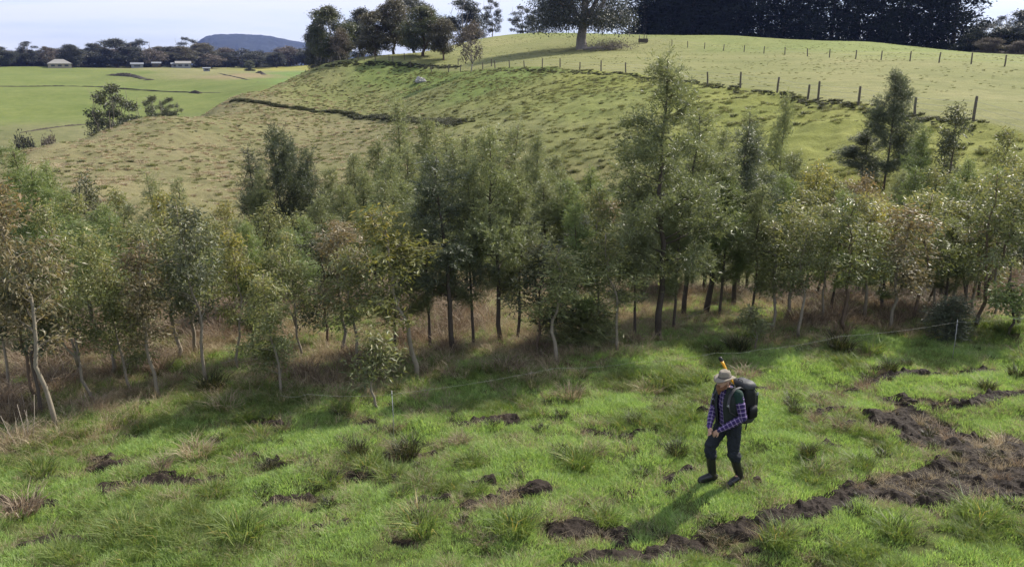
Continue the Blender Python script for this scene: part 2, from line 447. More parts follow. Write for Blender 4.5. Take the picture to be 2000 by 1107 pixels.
# ------------------------------------------------------------------ ground sheet
OLIVE = (0.170, 0.182, 0.074); LUSH = (0.165, 0.185, 0.048); DRY = (0.150, 0.147, 0.074); DRYG = (0.152, 0.165, 0.066)
FARG = (0.120, 0.152, 0.042); STRAW = (0.20, 0.17, 0.10); NEARG = (0.085, 0.105, 0.035); DARKEARTH = (0.05, 0.042, 0.03); FAROL = (0.17, 0.175, 0.075)
ZONES = []
def zp(u, v, r, c): ZONES.append((u, r, c))
for (u, r, c) in [
    (2000, 85, OLIVE), (1900, 62, OLIVE), (1680, 74, OLIVE), (1680, 120, OLIVE), (1440, 92, OLIVE), (1440, 150, OLIVE), (1170, 135, OLIVE), (960, 168, OLIVE), (760, 200, OLIVE), (1170, 200, OLIVE),
    (1700, 190, (0.15, 0.19, 0.06)), (1900, 150, (0.17, 0.195, 0.07)), (1500, 220, (0.16, 0.19, 0.065)), (1200, 240, (0.15, 0.18, 0.06)),
    (2000, 48, LUSH), (1900, 51, LUSH), (1680, 60, LUSH), (1440, 74, LUSH), (1440, 60, LUSH), (1680, 50, LUSH), (1300, 95, LUSH), (1170, 108, LUSH), (1170, 85, (0.15, 0.175, 0.055)), (1000, 110, (0.15, 0.17, 0.055)),
    (1170, 65, (0.14, 0.155, 0.055)), (960, 135, (0.115, 0.16, 0.042)), (960, 75, DRYG), (860, 158, (0.12, 0.165, 0.045)), (760, 172, (0.125, 0.165, 0.05)), (700, 160, DRYG), (800, 140, DRYG), (900, 105, DRYG), (600, 172, DRYG), (560, 185, DRYG),
    (760, 105, DRY), (620, 130, DRY), (620, 90, DRY), (450, 155, DRY), (450, 100, DRY), (300, 85, DRY), (250, 65, DRY), (90, 75, DRY), (90, 60, DRY), (450, 60, DRY), (700, 58, DRY), (900, 60, (0.16, 0.15, 0.07)), (1100, 54, (0.14, 0.14, 0.06)),
    (50, 330, FARG), (50, 430, FARG), (50, 560, FARG), (300, 350, FARG), (300, 430, FARG), (420, 380, FARG), (250, 540, FARG), (480, 400, FARG), (560, 400, (0.11, 0.17, 0.045)), (560, 480, (0.11, 0.17, 0.045)),
    (380, 540, FAROL), (450, 500, FAROL), (480, 470, (0.2, 0.17, 0.09)), (330, 590, FAROL), (590, 600, (0.22, 0.22, 0.06)),
    (50, 235, (0.14, 0.145, 0.07)), (250, 240, (0.13, 0.14, 0.065)), (120, 150, DRY), (300, 180, DRY), (50, 180, (0.10, 0.09, 0.05)),
    (250, 30, STRAW), (600, 30, STRAW), (1000, 30, STRAW), (1440, 28, (0.15, 0.14, 0.07)), (1900, 27, (0.12, 0.13, 0.05)),
    (100, 38, STRAW), (600, 42, STRAW), (1000, 44, STRAW), (1440, 40, (0.13, 0.13, 0.06)), (1900, 38, (0.11, 0.13, 0.045))]:
    ZONES.append((u, r, c))
for uu in (-300, 100, 500, 900, 1300, 1700, 2100, 2400):
    for rr in (7, 9, 11, 13.5): ZONES.append((uu, rr, NEARG))
    ZONES.append((uu, 900, (0.06, 0.08, 0.04))); ZONES.append((uu, 4000, (0.05, 0.07, 0.04)))
for uu, rr in ((100, 14.5), (400, 15.5), (700, 16.5), (1000, 18), (1300, 20), (1600, 21), (1900, 21.5), (100, 18), (400, 19), (700, 20), (1000, 22), (1300, 24), (1600, 24)):
    ZONES.append((uu, rr, (0.115, 0.105, 0.05)))
_Z = np.array([(math.atan2(u - 1000, FPX / CP) * 1.5, math.log(r)) for u, r, c in ZONES]); _ZC = np.array([c for u, r, c in ZONES])
def albedo(x, y):
    # wobble the borders a little
    wx = (fbm(x / 6, y / 6, 51, 3) - .5); r = np.hypot(x, y)
    th = np.clip(np.arctan2(x, y), -0.72, 0.72); q = np.stack([th * 1.5 + wx * 0.03, np.log(np.clip(r, 7, 5000)) + wx * 0.04], 1)
    out = np.empty((len(x), 3))
    up = upper_mask(x, y)
    zu = np.array([1.0 if (c[0] > c[1] * .78 and u > 600 and 60 < rr < 260 and sum(c) > .36 and upper_mask(np.array([math.sin(math.atan2(u - 1000, FPX / CP)) * rr]), np.array([math.cos(math.atan2(u - 1000, FPX / CP)) * rr]))[0] > .5) else 0.0 for u, rr, c in ZONES])
    for i in range(0, len(x), 40000):
        s = slice(i, i + 40000)
        w = 1.0 / (((q[s, None] - _Z[None]) ** 2).sum(-1) + 2e-4) ** 2.5
        u_ = up[s][:, None]
        w = w * (u_ * (zu[None] * 1.0 + 1e-3) + (1 - u_) * (1 - zu[None] + 1e-4))
        out[s] = (w @ _ZC) / w.sum(1)[:, None]
    return out

# mud and bare-earth regions, measured from the photo and stored as world polylines
MUD_LINES = []   # (points xy, half widths, strength)
def mud_line(pts, w):
    P = np.array([hit(u, v, 7)[:2] for u, v in pts]); MUD_LINES.append((P, np.asarray(w, float) * np.ones(len(P))))
mud_line([(1080, 1125), (1160, 1095), (1260, 1085), (1400, 1052), (1560, 1012), (1680, 980), (1780, 955), (1900, 930), (2050, 915)], [.2, .24, .2, .22, .22, .3, .5, .7, .8])
mud_line([(1730, 828), (1830, 828), (1880, 865), (1960, 900), (2060, 930)], [.35, .65, .85, 1.25, 1.5])
mud_line([(1880, 930), (1960, 945), (2060, 940)], [.7, .9, 1.0])
mud_line([(1600, 765), (1690, 755), (1760, 742), (1850, 727), (1950, 712)], [.10, .16, .22, .16, .12])
mud_line([(1720, 785), (1800, 790), (1900, 795), (2010, 770)], [.12, .16, .2, .2])
for (u, v, w) in [(930, 1000, .28), (800, 885, .33), (960, 824, .3), (905, 832, .2), (1150, 1032, .38), (1030, 968, .3), (470, 888, .2), (545, 910, .25), (565, 980, .28), (100, 1060, .35), (320, 935, .35), (250, 945, .35),
                  (390, 932, .3), (670, 935, .35), (760, 940, .15), (690, 890, .2), (880, 860, .18), (1330, 792, .25), (1380, 790, .2), (1120, 828, .15), (1250, 850, .25), (1480, 760, .25), (840, 985, .22), (60, 985, .3), (180, 895, .2), (1450, 1075, .2), (830, 1015, .2), (610, 1000, .2)]:
    p = hit(u, v, 7); w = w * 1.22
    MUD_LINES.append((np.array([p[:2] - (w * .8, w * .15), p[:2] + (w * .8, w * .25)]), np.array([w * .45, w * .45])))
_r = np.random.default_rng(77)
for i in range(46):
    p = hit(_r.uniform(0, 1650), _r.uniform(800, 1090), 7); w = _r.uniform(.10, .24); a_ = _r.uniform(-.1, .5)
    MUD_LINES.append((np.array([p[:2] - (w, w * a_), p[:2] + (w, w * a_)]), np.array([w * .5, w * .5])))
def mud_mask(x, y):
    best = np.full(x.shape, -9.0)
    jit = (fbm(x / .8, y / .8, 61, 5, 0.65) - .5) * 1.7
    for P, w in MUD_LINES:
        sel = (x > P[:, 0].min() - 2) & (x < P[:, 0].max() + 2) & (y > P[:, 1].min() - 2) & (y < P[:, 1].max() + 2)
        if not sel.any(): continue
        xs, ys = x[sel], y[sel]; b = best[sel]
        for i in range(len(P) - 1):
            d = P[i + 1] - P[i]; L2 = d @ d + 1e-9
            t = np.clip(((xs - P[i, 0]) * d[0] + (ys - P[i, 1]) * d[1]) / L2, 0, 1)
            dist = np.hypot(xs - P[i, 0] - t * d[0], ys - P[i, 1] - t * d[1]); ww = w[i] * (1 - t) + w[i + 1] * t
            b = np.maximum(b, (ww - dist) / np.maximum(ww, .2))
        best[sel] = b
    return best + jit

def build_ground():
    th_in = np.radians(np.arange(-46, 46.01, 0.16)); th_out = np.radians(np.arange(50, 310.1, 5.0))
    th = np.concatenate([th_in, th_out])
    rr = np.concatenate([[0.0], np.linspace(1, 6.5, 8), np.exp(np.arange(math.log(7), math.log(320), 0.0052)), np.exp(np.linspace(math.log(322), math.log(9500), 220))])
    T, Rr = np.meshgrid(th, rr)
    x = (np.sin(T) * Rr).ravel(); y = (np.cos(T) * Rr).ravel()
    z = base_z(x, y) + relief(x, y)
    mm = mud_mask(x, y) * (np.hypot(x, y) < 30)
    k = sstep(-0.15, 0.25, mm) * (np.hypot(x, y) < 30)
    z = z - 0.03 * k
    alb = albedo(x, y)
    alb = alb * (1 - k[:, None]) + np.array((0.06, 0.046, 0.034)) * k[:, None]
    r = np.hypot(x, y); det = np.where(r < 130, 1.0, np.clip(1.3 - r / 400, 0.15, 1))
    n, m = len(th), len(rr)
    i = np.arange(m - 1)[:, None] * n; j = np.arange(n)[None, :]; kk = (j + 1) % n
    q = np.stack([i + j, i + kk, i + n + kk, i + n + j], -1).reshape(-1, 4)
    me = np_mesh('ground', np.stack([x, y, z], 1), q[:, ::-1], None, {'albedo': np.concatenate([alb, np.ones((len(x), 1))], 1), 'detail': det}, True)
    return tag(link('ground', me, M['ground']), kind='structure')
build_ground()

# lumpy trodden mud sheet over the bare strips
def mud_mat():
    m, nt, out = new_mat('trodden_mud')
    geo = nt.nodes.new('ShaderNodeNewGeometry')
    n1 = noise_node(nt, 3.0, 8, 0.7, geo.outputs['Position']); n1.inputs['Distortion'].default_value = .4; n2 = noise_node(nt, 22, 5, 0.7, geo.outputs['Position'])
    c = mixc(nt, n1.outputs['Fac'], (0.009, 0.0065, 0.005), (0.043, 0.031, 0.023))
    rp = nt.nodes.new('ShaderNodeValToRGB'); rp.color_ramp.elements[0].position = .66; rp.color_ramp.elements[1].position = .80
    nt.links.new(n2.outputs['Fac'], rp.inputs['Fac'])
    c = mixc(nt, rp.outputs['Color'], c, (0.20, 0.16, 0.11))
    bs = nt.nodes.new('ShaderNodeBsdfPrincipled'); nt.links.new(c, bs.inputs['Base Color']); bs.inputs['Roughness'].default_value = 0.8; bs.inputs['Specular IOR Level'].default_value = 0.15
    bp = nt.nodes.new('ShaderNodeBump'); bp.inputs['Strength'].default_value = 0.9; bp.inputs['Distance'].default_value = 0.03
    nt.links.new(n2.outputs['Fac'], bp.inputs['Height']); nt.links.new(bp.outputs['Normal'], bs.inputs['Normal'])
    nt.links.new(bs.outputs[0], out.inputs['Surface']); return m
M['mud'] = mud_mat()
def build_mud():
    s = 0.03
    xs = np.arange(-9, 13.5, s); ys = np.arange(8.5, 18.5, s)
    X, Y = np.meshgrid(xs, ys); x = X.ravel(); y = Y.ravel()
    mm = mud_mask(x, y)
    clod = (fbm(x / .16, y / .16, 71, 3, .6) - .45) * .15 + np.maximum(0, fbm(x / .3, y / .3, 75, 2) - .55) * .3
    k = sstep(-0.05, 0.35, mm)
    z = base_z(x, y) + relief(x, y) - .035 + k * (.035 + clod) - (1 - k) * .05
    keep = (k > 0.02).reshape(X.shape)
    n = len(xs); f = keep[:-1, :-1] | keep[1:, :-1] | keep[:-1, 1:] | keep[1:, 1:]
    a, b = np.nonzero(f); i = a * n + b
    q = np.stack([i, i + 1, i + n + 1, i + n], 1)
    used = np.unique(q); rm = np.zeros(len(x), int); rm[used] = np.arange(len(used))
    me = np_mesh('mud', np.stack([x, y, z], 1)[used], rm[q], None, None, False)
    return tag(link('mud', me, M['mud']), kind='stuff', label='dark trodden mud of cattle tracks across the grass', cat='mud')
build_mud()

# ------------------------------------------------------------------ grass as stuff (geometry-node scatter of tuft meshes)
def tuft_mesh(name, seed, n, rad, hmin, hmax, width, lean, tipfrac=0.06, wind=(0, 0), curl=0.5):
    g = np.random.default_rng(seed)
    a = g.uniform(0, 2 * np.pi, n); rr = rad * np.sqrt(g.uniform(0, 1, n))
    b = np.stack([np.cos(a) * rr, np.sin(a) * rr, np.full(n, -0.02)], 1)
    h = g.uniform(hmin, hmax, n)
    da = a + g.normal(0, 0.9, n); le = np.abs(g.normal(lean, lean * .5, n)) * h
    d = np.stack([np.cos(da), np.sin(da), np.zeros(n)], 1) * le[:, None] + np.array([wind[0], wind[1], 0]) * h[:, None]
    sa = g.uniform(0, 2 * np.pi, n); s = np.stack([np.cos(sa), np.sin(sa), np.zeros(n)], 1) * width * 0.5 * g.uniform(.7, 1.3, n)[:, None]
    up = np.array([0, 0, 1.0])
    p1 = b + d * .3 + up * (h * .55)[:, None]; p2 = b + d * (1 + curl * .0) + up * (h * (1 - .35 * curl * np.clip(lean, 0, 1.2)))[:, None]
    v = np.stack([b - s, b + s, p1 - s * .85, p1 + s * .85, p2], 1).reshape(-1, 3)
    i = np.arange(n) * 5
    q = np.stack([i, i + 1, i + 3, i + 2], 1); t = np.stack([i + 2, i + 3, i + 4], 1)
    ti = np.repeat(g.uniform(0, 1, n), 5); tp = np.repeat((g.uniform(0, 1, n) < tipfrac) * g.uniform(.5, 1, n), 5)
    return np_mesh(name, v, q, t, {'tint': ti, 'tip': tp}, False)

def make_source(name, meshes, mat):
    c = bpy.data.collections.new(name)
    for i, me in enumerate(meshes):
        me.materials.append(mat)
        c.objects.link(bpy.data.objects.new('%s_%02d' % (name, i), me))
    return c
def scatter(name, pts, rz, sc, vi, coll, label, cat, tilt=None):
    me = np_mesh(name, pts, attrs={'rz': rz, 'sc': sc, 'vi': vi, 'tl': tilt if tilt is not None else np.zeros(len(rz))})
    o = link(name, me)
    ng = bpy.data.node_groups.new(name + '_scatter', 'GeometryNodeTree')
    ng.interface.new_socket('Geometry', in_out='INPUT', socket_type='NodeSocketGeometry')
    ng.interface.new_socket('Geometry', in_out='OUTPUT', socket_type='NodeSocketGeometry')
    N = ng.nodes; L = ng.links
    gi = N.new('NodeGroupInput'); go = N.new('NodeGroupOutput')
    ci = N.new('GeometryNodeCollectionInfo'); ci.inputs['Collection'].default_value = coll
    ci.inputs['Separate Children'].default_value = True; ci.inputs['Reset Children'].default_value = True
    ip = N.new('GeometryNodeInstanceOnPoints'); ip.inputs['Pick Instance'].default_value = True
    def na(k, t='FLOAT'):
        n = N.new('GeometryNodeInputNamedAttribute'); n.data_type = t; n.inputs['Name'].default_value = k
        return n.outputs['Attribute']
    f2i = N.new('FunctionNodeFloatToInt'); L.new(na('vi'), f2i.inputs[0])
    cx = N.new('ShaderNodeCombineXYZ'); L.new(na('rz'), cx.inputs['Z']); L.new(na('tl'), cx.inputs['X'])
    L.new(gi.outputs[0], ip.inputs['Points']); L.new(ci.outputs[0], ip.inputs['Instance'])
    L.new(f2i.outputs[0], ip.inputs['Instance Index']); L.new(cx.outputs[0], ip.inputs['Rotation']); L.new(na('sc'), ip.inputs['Scale'])
    L.new(ip.outputs[0], go.inputs[0])
    md = o.modifiers.new('scatter', 'NODES'); md.node_group = ng
    return tag(o, label, cat, kind='stuff')

rng = np.random.default_rng(5)
def field_points(n, y0, y1, margin=2.5, half=0.72):
    y = np.sqrt(rng.uniform(y0 ** 2, y1 ** 2, n)); x = rng.uniform(-1, 1, n) * (half * y + margin)
    return x, y
TREE_LINE = np.array([hit(u, v, 7)[:2] for u, v in [(-150, 900), (0, 880), (115, 850), (410, 755), (740, 770), (900, 715), (1085, 715), (1285, 665), (1500, 665), (1650, 650), (1900, 640), (2100, 620)]])
def behind_line(x, y):
    th = np.arctan2(x, y); t0 = np.arctan2(TREE_LINE[:, 0], TREE_LINE[:, 1])
    return np.hypot(x, y) - np.interp(th, t0, np.hypot(TREE_LINE[:, 0], TREE_LINE[:, 1]))

src_grass = make_source('grass_tuft', [tuft_mesh('grass_tuft', 100 + i, 120, .24, .05, .15, .0075, .55, .05, (-.12, .02)) for i in range(5)], M['grass'])
src_lush = make_source('lush_tuft', [tuft_mesh('lush_tuft', 130 + i, 120, .20, .12, .30, .009, .75, .04, (-.15, .0)) for i in range(4)], M['lush'])
src_dry = make_source('dry_tuft', [tuft_mesh('dry_tuft', 160 + i, 90, .22, .10, .42, .007, .95, .3) for i in range(5)], M['dry'])
src_brk = make_source('bracken_tuft', [tuft_mesh('bracken_tuft', 190 + i, 110, .26, .15, .60, .013, .95, .12) for i in range(5)], M['bracken'])
src_hill = make_source('hill_tuft', [tuft_mesh('hill_tuft', 220 + i, 110, .24, .10, .30, .028, .8, .1) for i in range(5)], M['hill_tuft'])
src_hdry = make_source('hill_dry_tuft', [tuft_mesh('hill_dry_tuft', 250 + i, 110, .26, .08, .30, .026, 1.1, .25) for i in range(5)], M['dry'])
src_hrush = make_source('hill_rush_tuft', [tuft_mesh('hill_rush_tuft', 270 + i, 120, .22, .12, .32, .022, .7, .1) for i in range(4)], M['rush'])

def sc3(a): return a
# near paddock
x, y = field_points(46000, 7.8, 27)
bl = behind_line(x, y); mm = mud_mask(x, y)
dens = (1 - .72 * sstep(-.3, 1.6, bl)) * (mm < 0.02)
patch = fbm(x / .9, y / .9, 91, 3)
keep = rng.uniform(0, 1, len(x)) < dens * np.clip(.35 + 1.2 * patch, 0, 1)
x, y, patch = x[keep], y[keep], patch[keep]
scatter('grass', np.stack([x, y, gz(x, y)], 1), rng.uniform(0, 6.28, len(x)), rng.uniform(.55, .9, len(x)) * (.62 + .62 * patch), rng.integers(0, 5, len(x)), src_grass,
        'short bright green pasture grass of the near paddock', 'grass')
x, y = field_points(19000, 7.8, 24)
mm = mud_mask(x, y); bl = behind_line(x, y)
pat = fbm(x / 1.1, y / 1.1, 95, 3); fw = sstep(11, 20, y)
keep = (pat > .50 + .07 * fw) & (mm < -.25) & (rng.uniform(0, 1, len(x)) < .75 * (1 - .8 * sstep(-1, 1, bl)))
x, y, pat = x[keep], y[keep], pat[keep]
scatter('lush_grass', np.stack([x, y, gz(x, y)], 1), rng.uniform(-.6, .6, len(x)), rng.uniform(.35, .68, len(x)) * (.6 + (pat - .48) * 3), rng.integers(0, 4, len(x)), src_lush,
        'darker longer grass in clumps across the near paddock', 'grass')
# straw and bracken under the young trees
x, y = field_points(25000, 11, 34, 2)
bl = behind_line(x, y)
dn = sstep(-1.6, .5, bl) * (.6 + .4 * sstep(.38, .56, fbm(x / 1.6, y / 1.6, 99, 3))) * np.where(x > 3, .75, 1.0)
keep = rng.uniform(0, 1, len(x)) < dn * .8
x, y = x[keep], y[keep]
scatter('dry_grass', np.stack([x, y, gz(x, y)], 1), rng.uniform(0, 6.28, len(x)), rng.uniform(.35, .85, len(x)), rng.integers(0, 5, len(x)), src_dry, 'pale straw and dead grass lying under the young trees', 'dry grass', rng.normal(0, .25, len(x)))
x, y = field_points(11500, 12, 34, 2)
bl = behind_line(x, y)
dn = sstep(-.3, 1.2, bl) * sstep(.44, .60, fbm(x / 1.9, y / 1.9, 104, 3))
keep = rng.uniform(0, 1, len(x)) < dn * .75
x, y = x[keep], y[keep]
scatter('bracken', np.stack([x, y, gz(x, y)], 1), rng.uniform(0, 6.28, len(x)), rng.uniform(.35, 1.0, len(x)), rng.integers(0, 5, len(x)), src_brk, 'brown dead bracken and weeds among the young trunks', 'undergrowth')
# thin straw in the trodden paddock
x, y = field_points(11500, 8, 20)
mm = mud_mask(x, y)
keep = (((mm > -.75) & (mm < .22)) | (fbm(x / .7, y / .7, 107, 3) > .60)) & (rng.uniform(0, 1, len(x)) < .6)
x, y = x[keep], y[keep]
scatter('straw', np.stack([x, y, gz(x, y) - .02], 1), rng.uniform(0, 6.28, len(x)), rng.uniform(.25, .5, len(x)), rng.integers(0, 5, len(x)), src_dry, 'short dead straw round the bare scrapes', 'straw')
# scattered little weeds and dead tufts in the trodden grass
for nm, src, ns_, lab in (('small_rushes', src_hrush, 900, 'small dark tufts dotted through the near grass'), ('small_dead_tufts', src_brk, 420, 'small brown dead tufts dotted through the near grass')):
    x, y = field_points(ns_, 8, 22); kk = behind_line(x, y) < .3; x, y = x[kk], y[kk]; kk = fbm(x / 2.2, y / 2.2, 117, 2) > .44; x, y = x[kk], y[kk]
    scatter(nm, np.stack([x, y, gz(x, y) - .02], 1), rng.uniform(0, 6.28, len(x)), rng.uniform(.22, .55, len(x)), rng.integers(0, 4, len(x)), src, lab, 'tufts')
x, y = field_points(26000, 60, 230, 5); up = (upper_mask(x, y) > .6) & (fbm(x / 7, y / 7, 119, 3) > .47); x, y = x[up][:5200], y[up][:5200]
scatter('paddock_tufts', np.stack([x, y, gz(x, y) - .03], 1), rng.uniform(0, 6.28, len(x)), rng.uniform(.2, .6, len(x)), rng.integers(0, 4, len(x)), src_hill, 'low tufts in the grazed upper paddock', 'tufts')
# hill slope across the gully
n = 120000
th = rng.uniform(-.62, .66, n); r = np.sqrt(rng.uniform(44 ** 2, 200 ** 2, n))
x = np.sin(th) * r; y = np.cos(th) * r
up = upper_mask(x, y); ok = (up < .5)
cl = fbm(x / 4.5, y / 4.5, 111, 3); uu = x / y
dryw = sstep(.02, -.25, uu + .0011 * (r - 60)) # brown towards the left
keep = ok & (rng.uniform(0, 1, n) < (.25 + .8 * sstep(.38, .6, cl)) * .75)
x, y, dryw = x[keep], y[keep], dryw[keep]
isd = rng.uniform(0, 1, len(x)) < dryw * .6
isr = (~isd) & (rng.uniform(0, 1, len(x)) < .09)
for nm, s, src, lab in (('hill_dry_tussocks', isd, src_hdry, 'bleached dry tussocks on the brown slope across the gully'), ('hill_tussocks', ~isd & ~isr, src_hill, 'low tussocks on the green slope below the hill fence'), ('hill_rushes', isr, src_hrush, 'dark rush tufts dotted over the green slope')):
    k = int(s.sum())
    scatter(nm, np.stack([x[s], y[s], gz(x[s], y[s]) - .04], 1), rng.uniform(0, 6.28, k), rng.uniform(.25, 1.0, k) ** 1.9 * 1.15, rng.integers(0, 4, k), src, lab, 'tussocks')
# dry bank across the slope and the weedy foot of the fence
def along(pts, n, spread):
    P = np.array([hit(u, v, 44)[:2] for u, v, r in pts]); L = np.concatenate([[0], np.cumsum(np.hypot(*np.diff(P, axis=0).T))])
    t = rng.uniform(0, L[-1], n)
    return np.interp(t, L, P[:, 0]) + rng.normal(0, spread, n), np.interp(t, L, P[:, 1]) + rng.normal(0, spread, n)
x, y = along([(455, 197, 122), (530, 206, 112), (600, 216, 104), (680, 224, 97), (760, 231, 88), (830, 237, 84), (900, 246, 79)], 1100, .4)
scatter('dry_bank', np.stack([x, y, gz(x, y)], 1), rng.uniform(0, 6.28, len(x)), rng.uniform(.7, 2.0, len(x)), rng.integers(0, 4, len(x)), src_hrush, 'thin line of dark rough grass along an old bank across the slope', 'rough grass')
x, y = along([(1530, 186, 77), (1600, 198, 71), (1690, 211, 66), (1790, 228, 61), (1900, 244, 56)], 260, .45)
x2, y2 = along([(1500, 182, 79), (1222, 149, 110), (1059, 139, 138), (960, 138, 151)], 420, .5)
x3, y3 = along([(900, 131, 162), (820, 129, 172), (740, 126, 182), (690, 127, 187), (640, 132, 196)], 260, .8)
x = np.concatenate([x, x2, x3]); y = np.concatenate([y, y2, y3])
scatter('fence_weeds', np.stack([x, y, gz(x, y)], 1), rng.uniform(0, 6.28, len(x)), rng.uniform(.35, .95, len(x)) * np.where(np.hypot(x, y) > 155, 1.6, 1), rng.integers(0, 4, len(x)), src_hrush, 'dark weeds along the foot of the hill fence', 'weeds')

# ------------------------------------------------------------------ young plantation trees: trunk mesh + crown mesh per variant
def unit(a):
    return a / (np.linalg.norm(a, axis=-1, keepdims=True) + 1e-12)
def leaves_mesh(name, P, D, Nn, L, W, tint, tip):
    """one pointed leaf quad per site: base P, direction D, normal hint Nn"""
    S = unit(np.cross(D, Nn)); n = len(P)
    mid = P + D * (L * .42)[:, None]; nn = unit(np.cross(S, D))
    v = np.stack([P, mid + S * (W * .5)[:, None], P + D * L[:, None] - nn * (L * .10)[:, None], mid - S * (W * .5)[:, None]], 1).reshape(-1, 3)
    i = np.arange(n) * 4
    q = np.stack([i, i + 1, i + 2, i + 3], 1)
    return np_mesh(name, v, q, None, {'tint': np.repeat(tint, 4), 'tip': np.repeat(tip, 4)}, False)

def young_tree(name, seed, kind, H, Rc, cb, nleaf, bend=0.0, fork=False, lean=0.0):
    """returns (trunk mesh, crown mesh) of a tree H m tall with crown radius Rc starting at fraction cb of the height"""
    g = np.random.default_rng(seed)
    tr = MB()
    m = 12; t = np.linspace(0, 1, m)
    wob = np.cumsum(g.normal(0, .007 + .006 * bend, (m, 2)), 0) * H
    wob = wob - wob[:1]; wob = wob - t[:, None] * wob[-1:]
    tx = np.stack([wob[:, 0] + bend * .16 * np.sin(t * 5) * H * .1 + lean * H * t ** 1.3, wob[:, 1], t * H], 1)
    r0 = (.0085 if kind == 'wattle' else .0062) * H + .010
    tr.tube(tx, r0 * (1 - .93 * t) + .004, 7)
    lead = [tx]
    if fork:
        f0 = tx[3]; dx = g.choice([-1, 1]) * .16
        fk = np.array([f0 + np.array([dx * H * s ** .8, g.normal(0, .02) * H, H * .62 * s]) for s in np.linspace(0, 1, 8)])
        tr.tube(fk, r0 * .7 * (1 - .9 * np.linspace(0, 1, 8)) + .004, 6); lead.append(fk)
    P, T, O, HF = [], [], [], []
    nb = 34 if kind == 'wattle' else 24
    for ld in lead:
        for b in range(nb if len(lead) == 1 else int(nb * .65)):
            f = cb + (1 - cb) * ((b + g.uniform(0, 1)) / (nb if len(lead) == 1 else int(nb * .65)))
            if f > .985: continue
            zz = ld[0][2] + f * (ld[-1][2] - ld[0][2]) if ld is not tx else f * H
            base = np.array([np.interp(zz, ld[:, 2], ld[:, k]) for k in range(3)])
            hf = (zz / H - cb) / (1 - cb)
            if hf < 0: hf = 0.02
            if kind == 'wattle': prof = max(.10, (1 - hf) ** .66) * min(1, .66 + hf * 2.4)
            else: prof = math.sqrt(max(0.02, 1 - (2 * hf - .85) ** 2 * .75)) * (1 - .35 * hf)
            ln = Rc * prof * g.uniform(.62, 1.12)
            az = g.uniform(0, 2 * np.pi) if b % 3 else b * 2.4
            el = g.uniform(.25, .85) if kind == 'wattle' else g.uniform(.35, 1.0)
            d0 = np.array([math.cos(az) * math.cos(el), math.sin(az) * math.cos(el), math.sin(el)])
            q = np.linspace(0, 1, 6)[:, None]
            droop = np.array([0, 0, -1.0]) * (q ** 2) * ln * (.10 if kind == 'wattle' else .30)
            br = base + d0 * ln * q + droop + np.cumsum(g.normal(0, .02, (6, 3)), 0) * ln
            tr.tube(br, np.linspace(.0052 * H * (1 - hf * .6) * .55 + .003, .002, 6), 4, False)
            subs = [br]
            for k in range(6 if kind == 'wattle' else 4):
                s0 = g.uniform(.3, .9); p0 = np.array([np.interp(s0, q[:, 0], br[:, c]) for c in range(3)])
                dd = unit(d0 + g.normal(0, .65, 3) + np.array([0, 0, .15])); l2 = ln * (g.uniform(.16, .42) if kind == 'wattle' else g.uniform(.22, .5)) + .05
                tw = p0 + dd * l2 * np.linspace(0, 1, 4)[:, None] + np.array([0, 0, -1.]) * (np.linspace(0, 1, 4)[:, None] ** 2) * l2 * .2
                tr.tube(tw, np.linspace(.004, .0015, 4), 3, False); subs.append(tw)
            for sb in subs:
                ll = np.linalg.norm(sb[-1] - sb[0]) / Rc; w = max(2, int(nleaf * (ll ** 1.25 * (1.0 if kind == 'wattle' else 1.0) + .012) / 60))
                s_ = g.uniform(.18, 1.03, w) ** .75 if sb is br else g.uniform(0, 1.05, w)
                qq = np.linspace(0, 1, len(sb))
                pp = np.stack([np.interp(s_, qq, sb[:, c]) for c in range(3)], 1)
                P.append(pp); O.append(np.repeat(unit(sb[-1] - sb[0])[None], w, 0)); T.append(s_); HF.append(np.full(w, hf))
    nl = int(nleaf * .05); f_ = g.uniform(cb + (1 - cb) * .45, 1.0, nl); zz = f_ * H
    P.append(np.stack([np.interp(zz, tx[:, 2], tx[:, k]) for k in range(3)], 1) + g.normal(0, 1, (nl, 3)) * np.array([.05, .05, .02]) * (1 + 3 * (1 - f_[:, None]))); aa = g.uniform(0, 6.28, nl)
    O.append(np.stack([np.cos(aa) * .7, np.sin(aa) * .7, np.full(nl, .6)], 1)); T.append(np.full(nl, .7)); HF.append((f_ - cb) / (1 - cb))
    P = np.concatenate(P); O = np.concatenate(O); T = np.concatenate(T); HF = np.concatenate(HF)
    n = len(P)
    clump = g.normal(0, 1, (n, 3))
    if kind == 'wattle':
        P = P + clump * .10
        D = unit(O * .7 + g.normal(0, .6, (n, 3)) + np.array([0, 0, .05]))
        K = 8
        Sd = unit(np.cross(D, g.normal(0, 1, (n, 3))))
        kk = (np.arange(K) / K)[None, :, None]; sg = np.where(np.arange(K) % 2, 1, -1)[None, :, None]
        PL = np.array([g.uniform(.12, .20, n)]).reshape(n, 1, 1)
        B = P[:, None] + D[:, None] * kk * PL
        DL = unit(D[:, None] * .75 + Sd[:, None] * sg * .8 + g.normal(0, .22, (n, K, 3)))
        P2 = B.reshape(-1, 3); D2 = DL.reshape(-1, 3)
        L = g.uniform(.06, .115, len(P2)); W = g.uniform(.012, .020, len(P2))
        ti = np.repeat(np.clip(g.normal(.5, .28, n), 0, 1), K); tp = np.repeat(np.clip((HF - .55) * 1.3 + (T - .8) * 1.2, 0, 1) * g.uniform(0, 1, n), K)
        cr = leaves_mesh(name + '_crown', P2, D2, g.normal(0, 1, (len(P2), 3)), L, W, ti, tp)
    else:
        P = P + clump * .10
        D = unit(O * .35 + g.normal(0, .55, (n, 3)) + np.array([0, 0, -.45]))
        L = g.uniform(.07, .145, n); W = L * g.uniform(.22, .34, n)
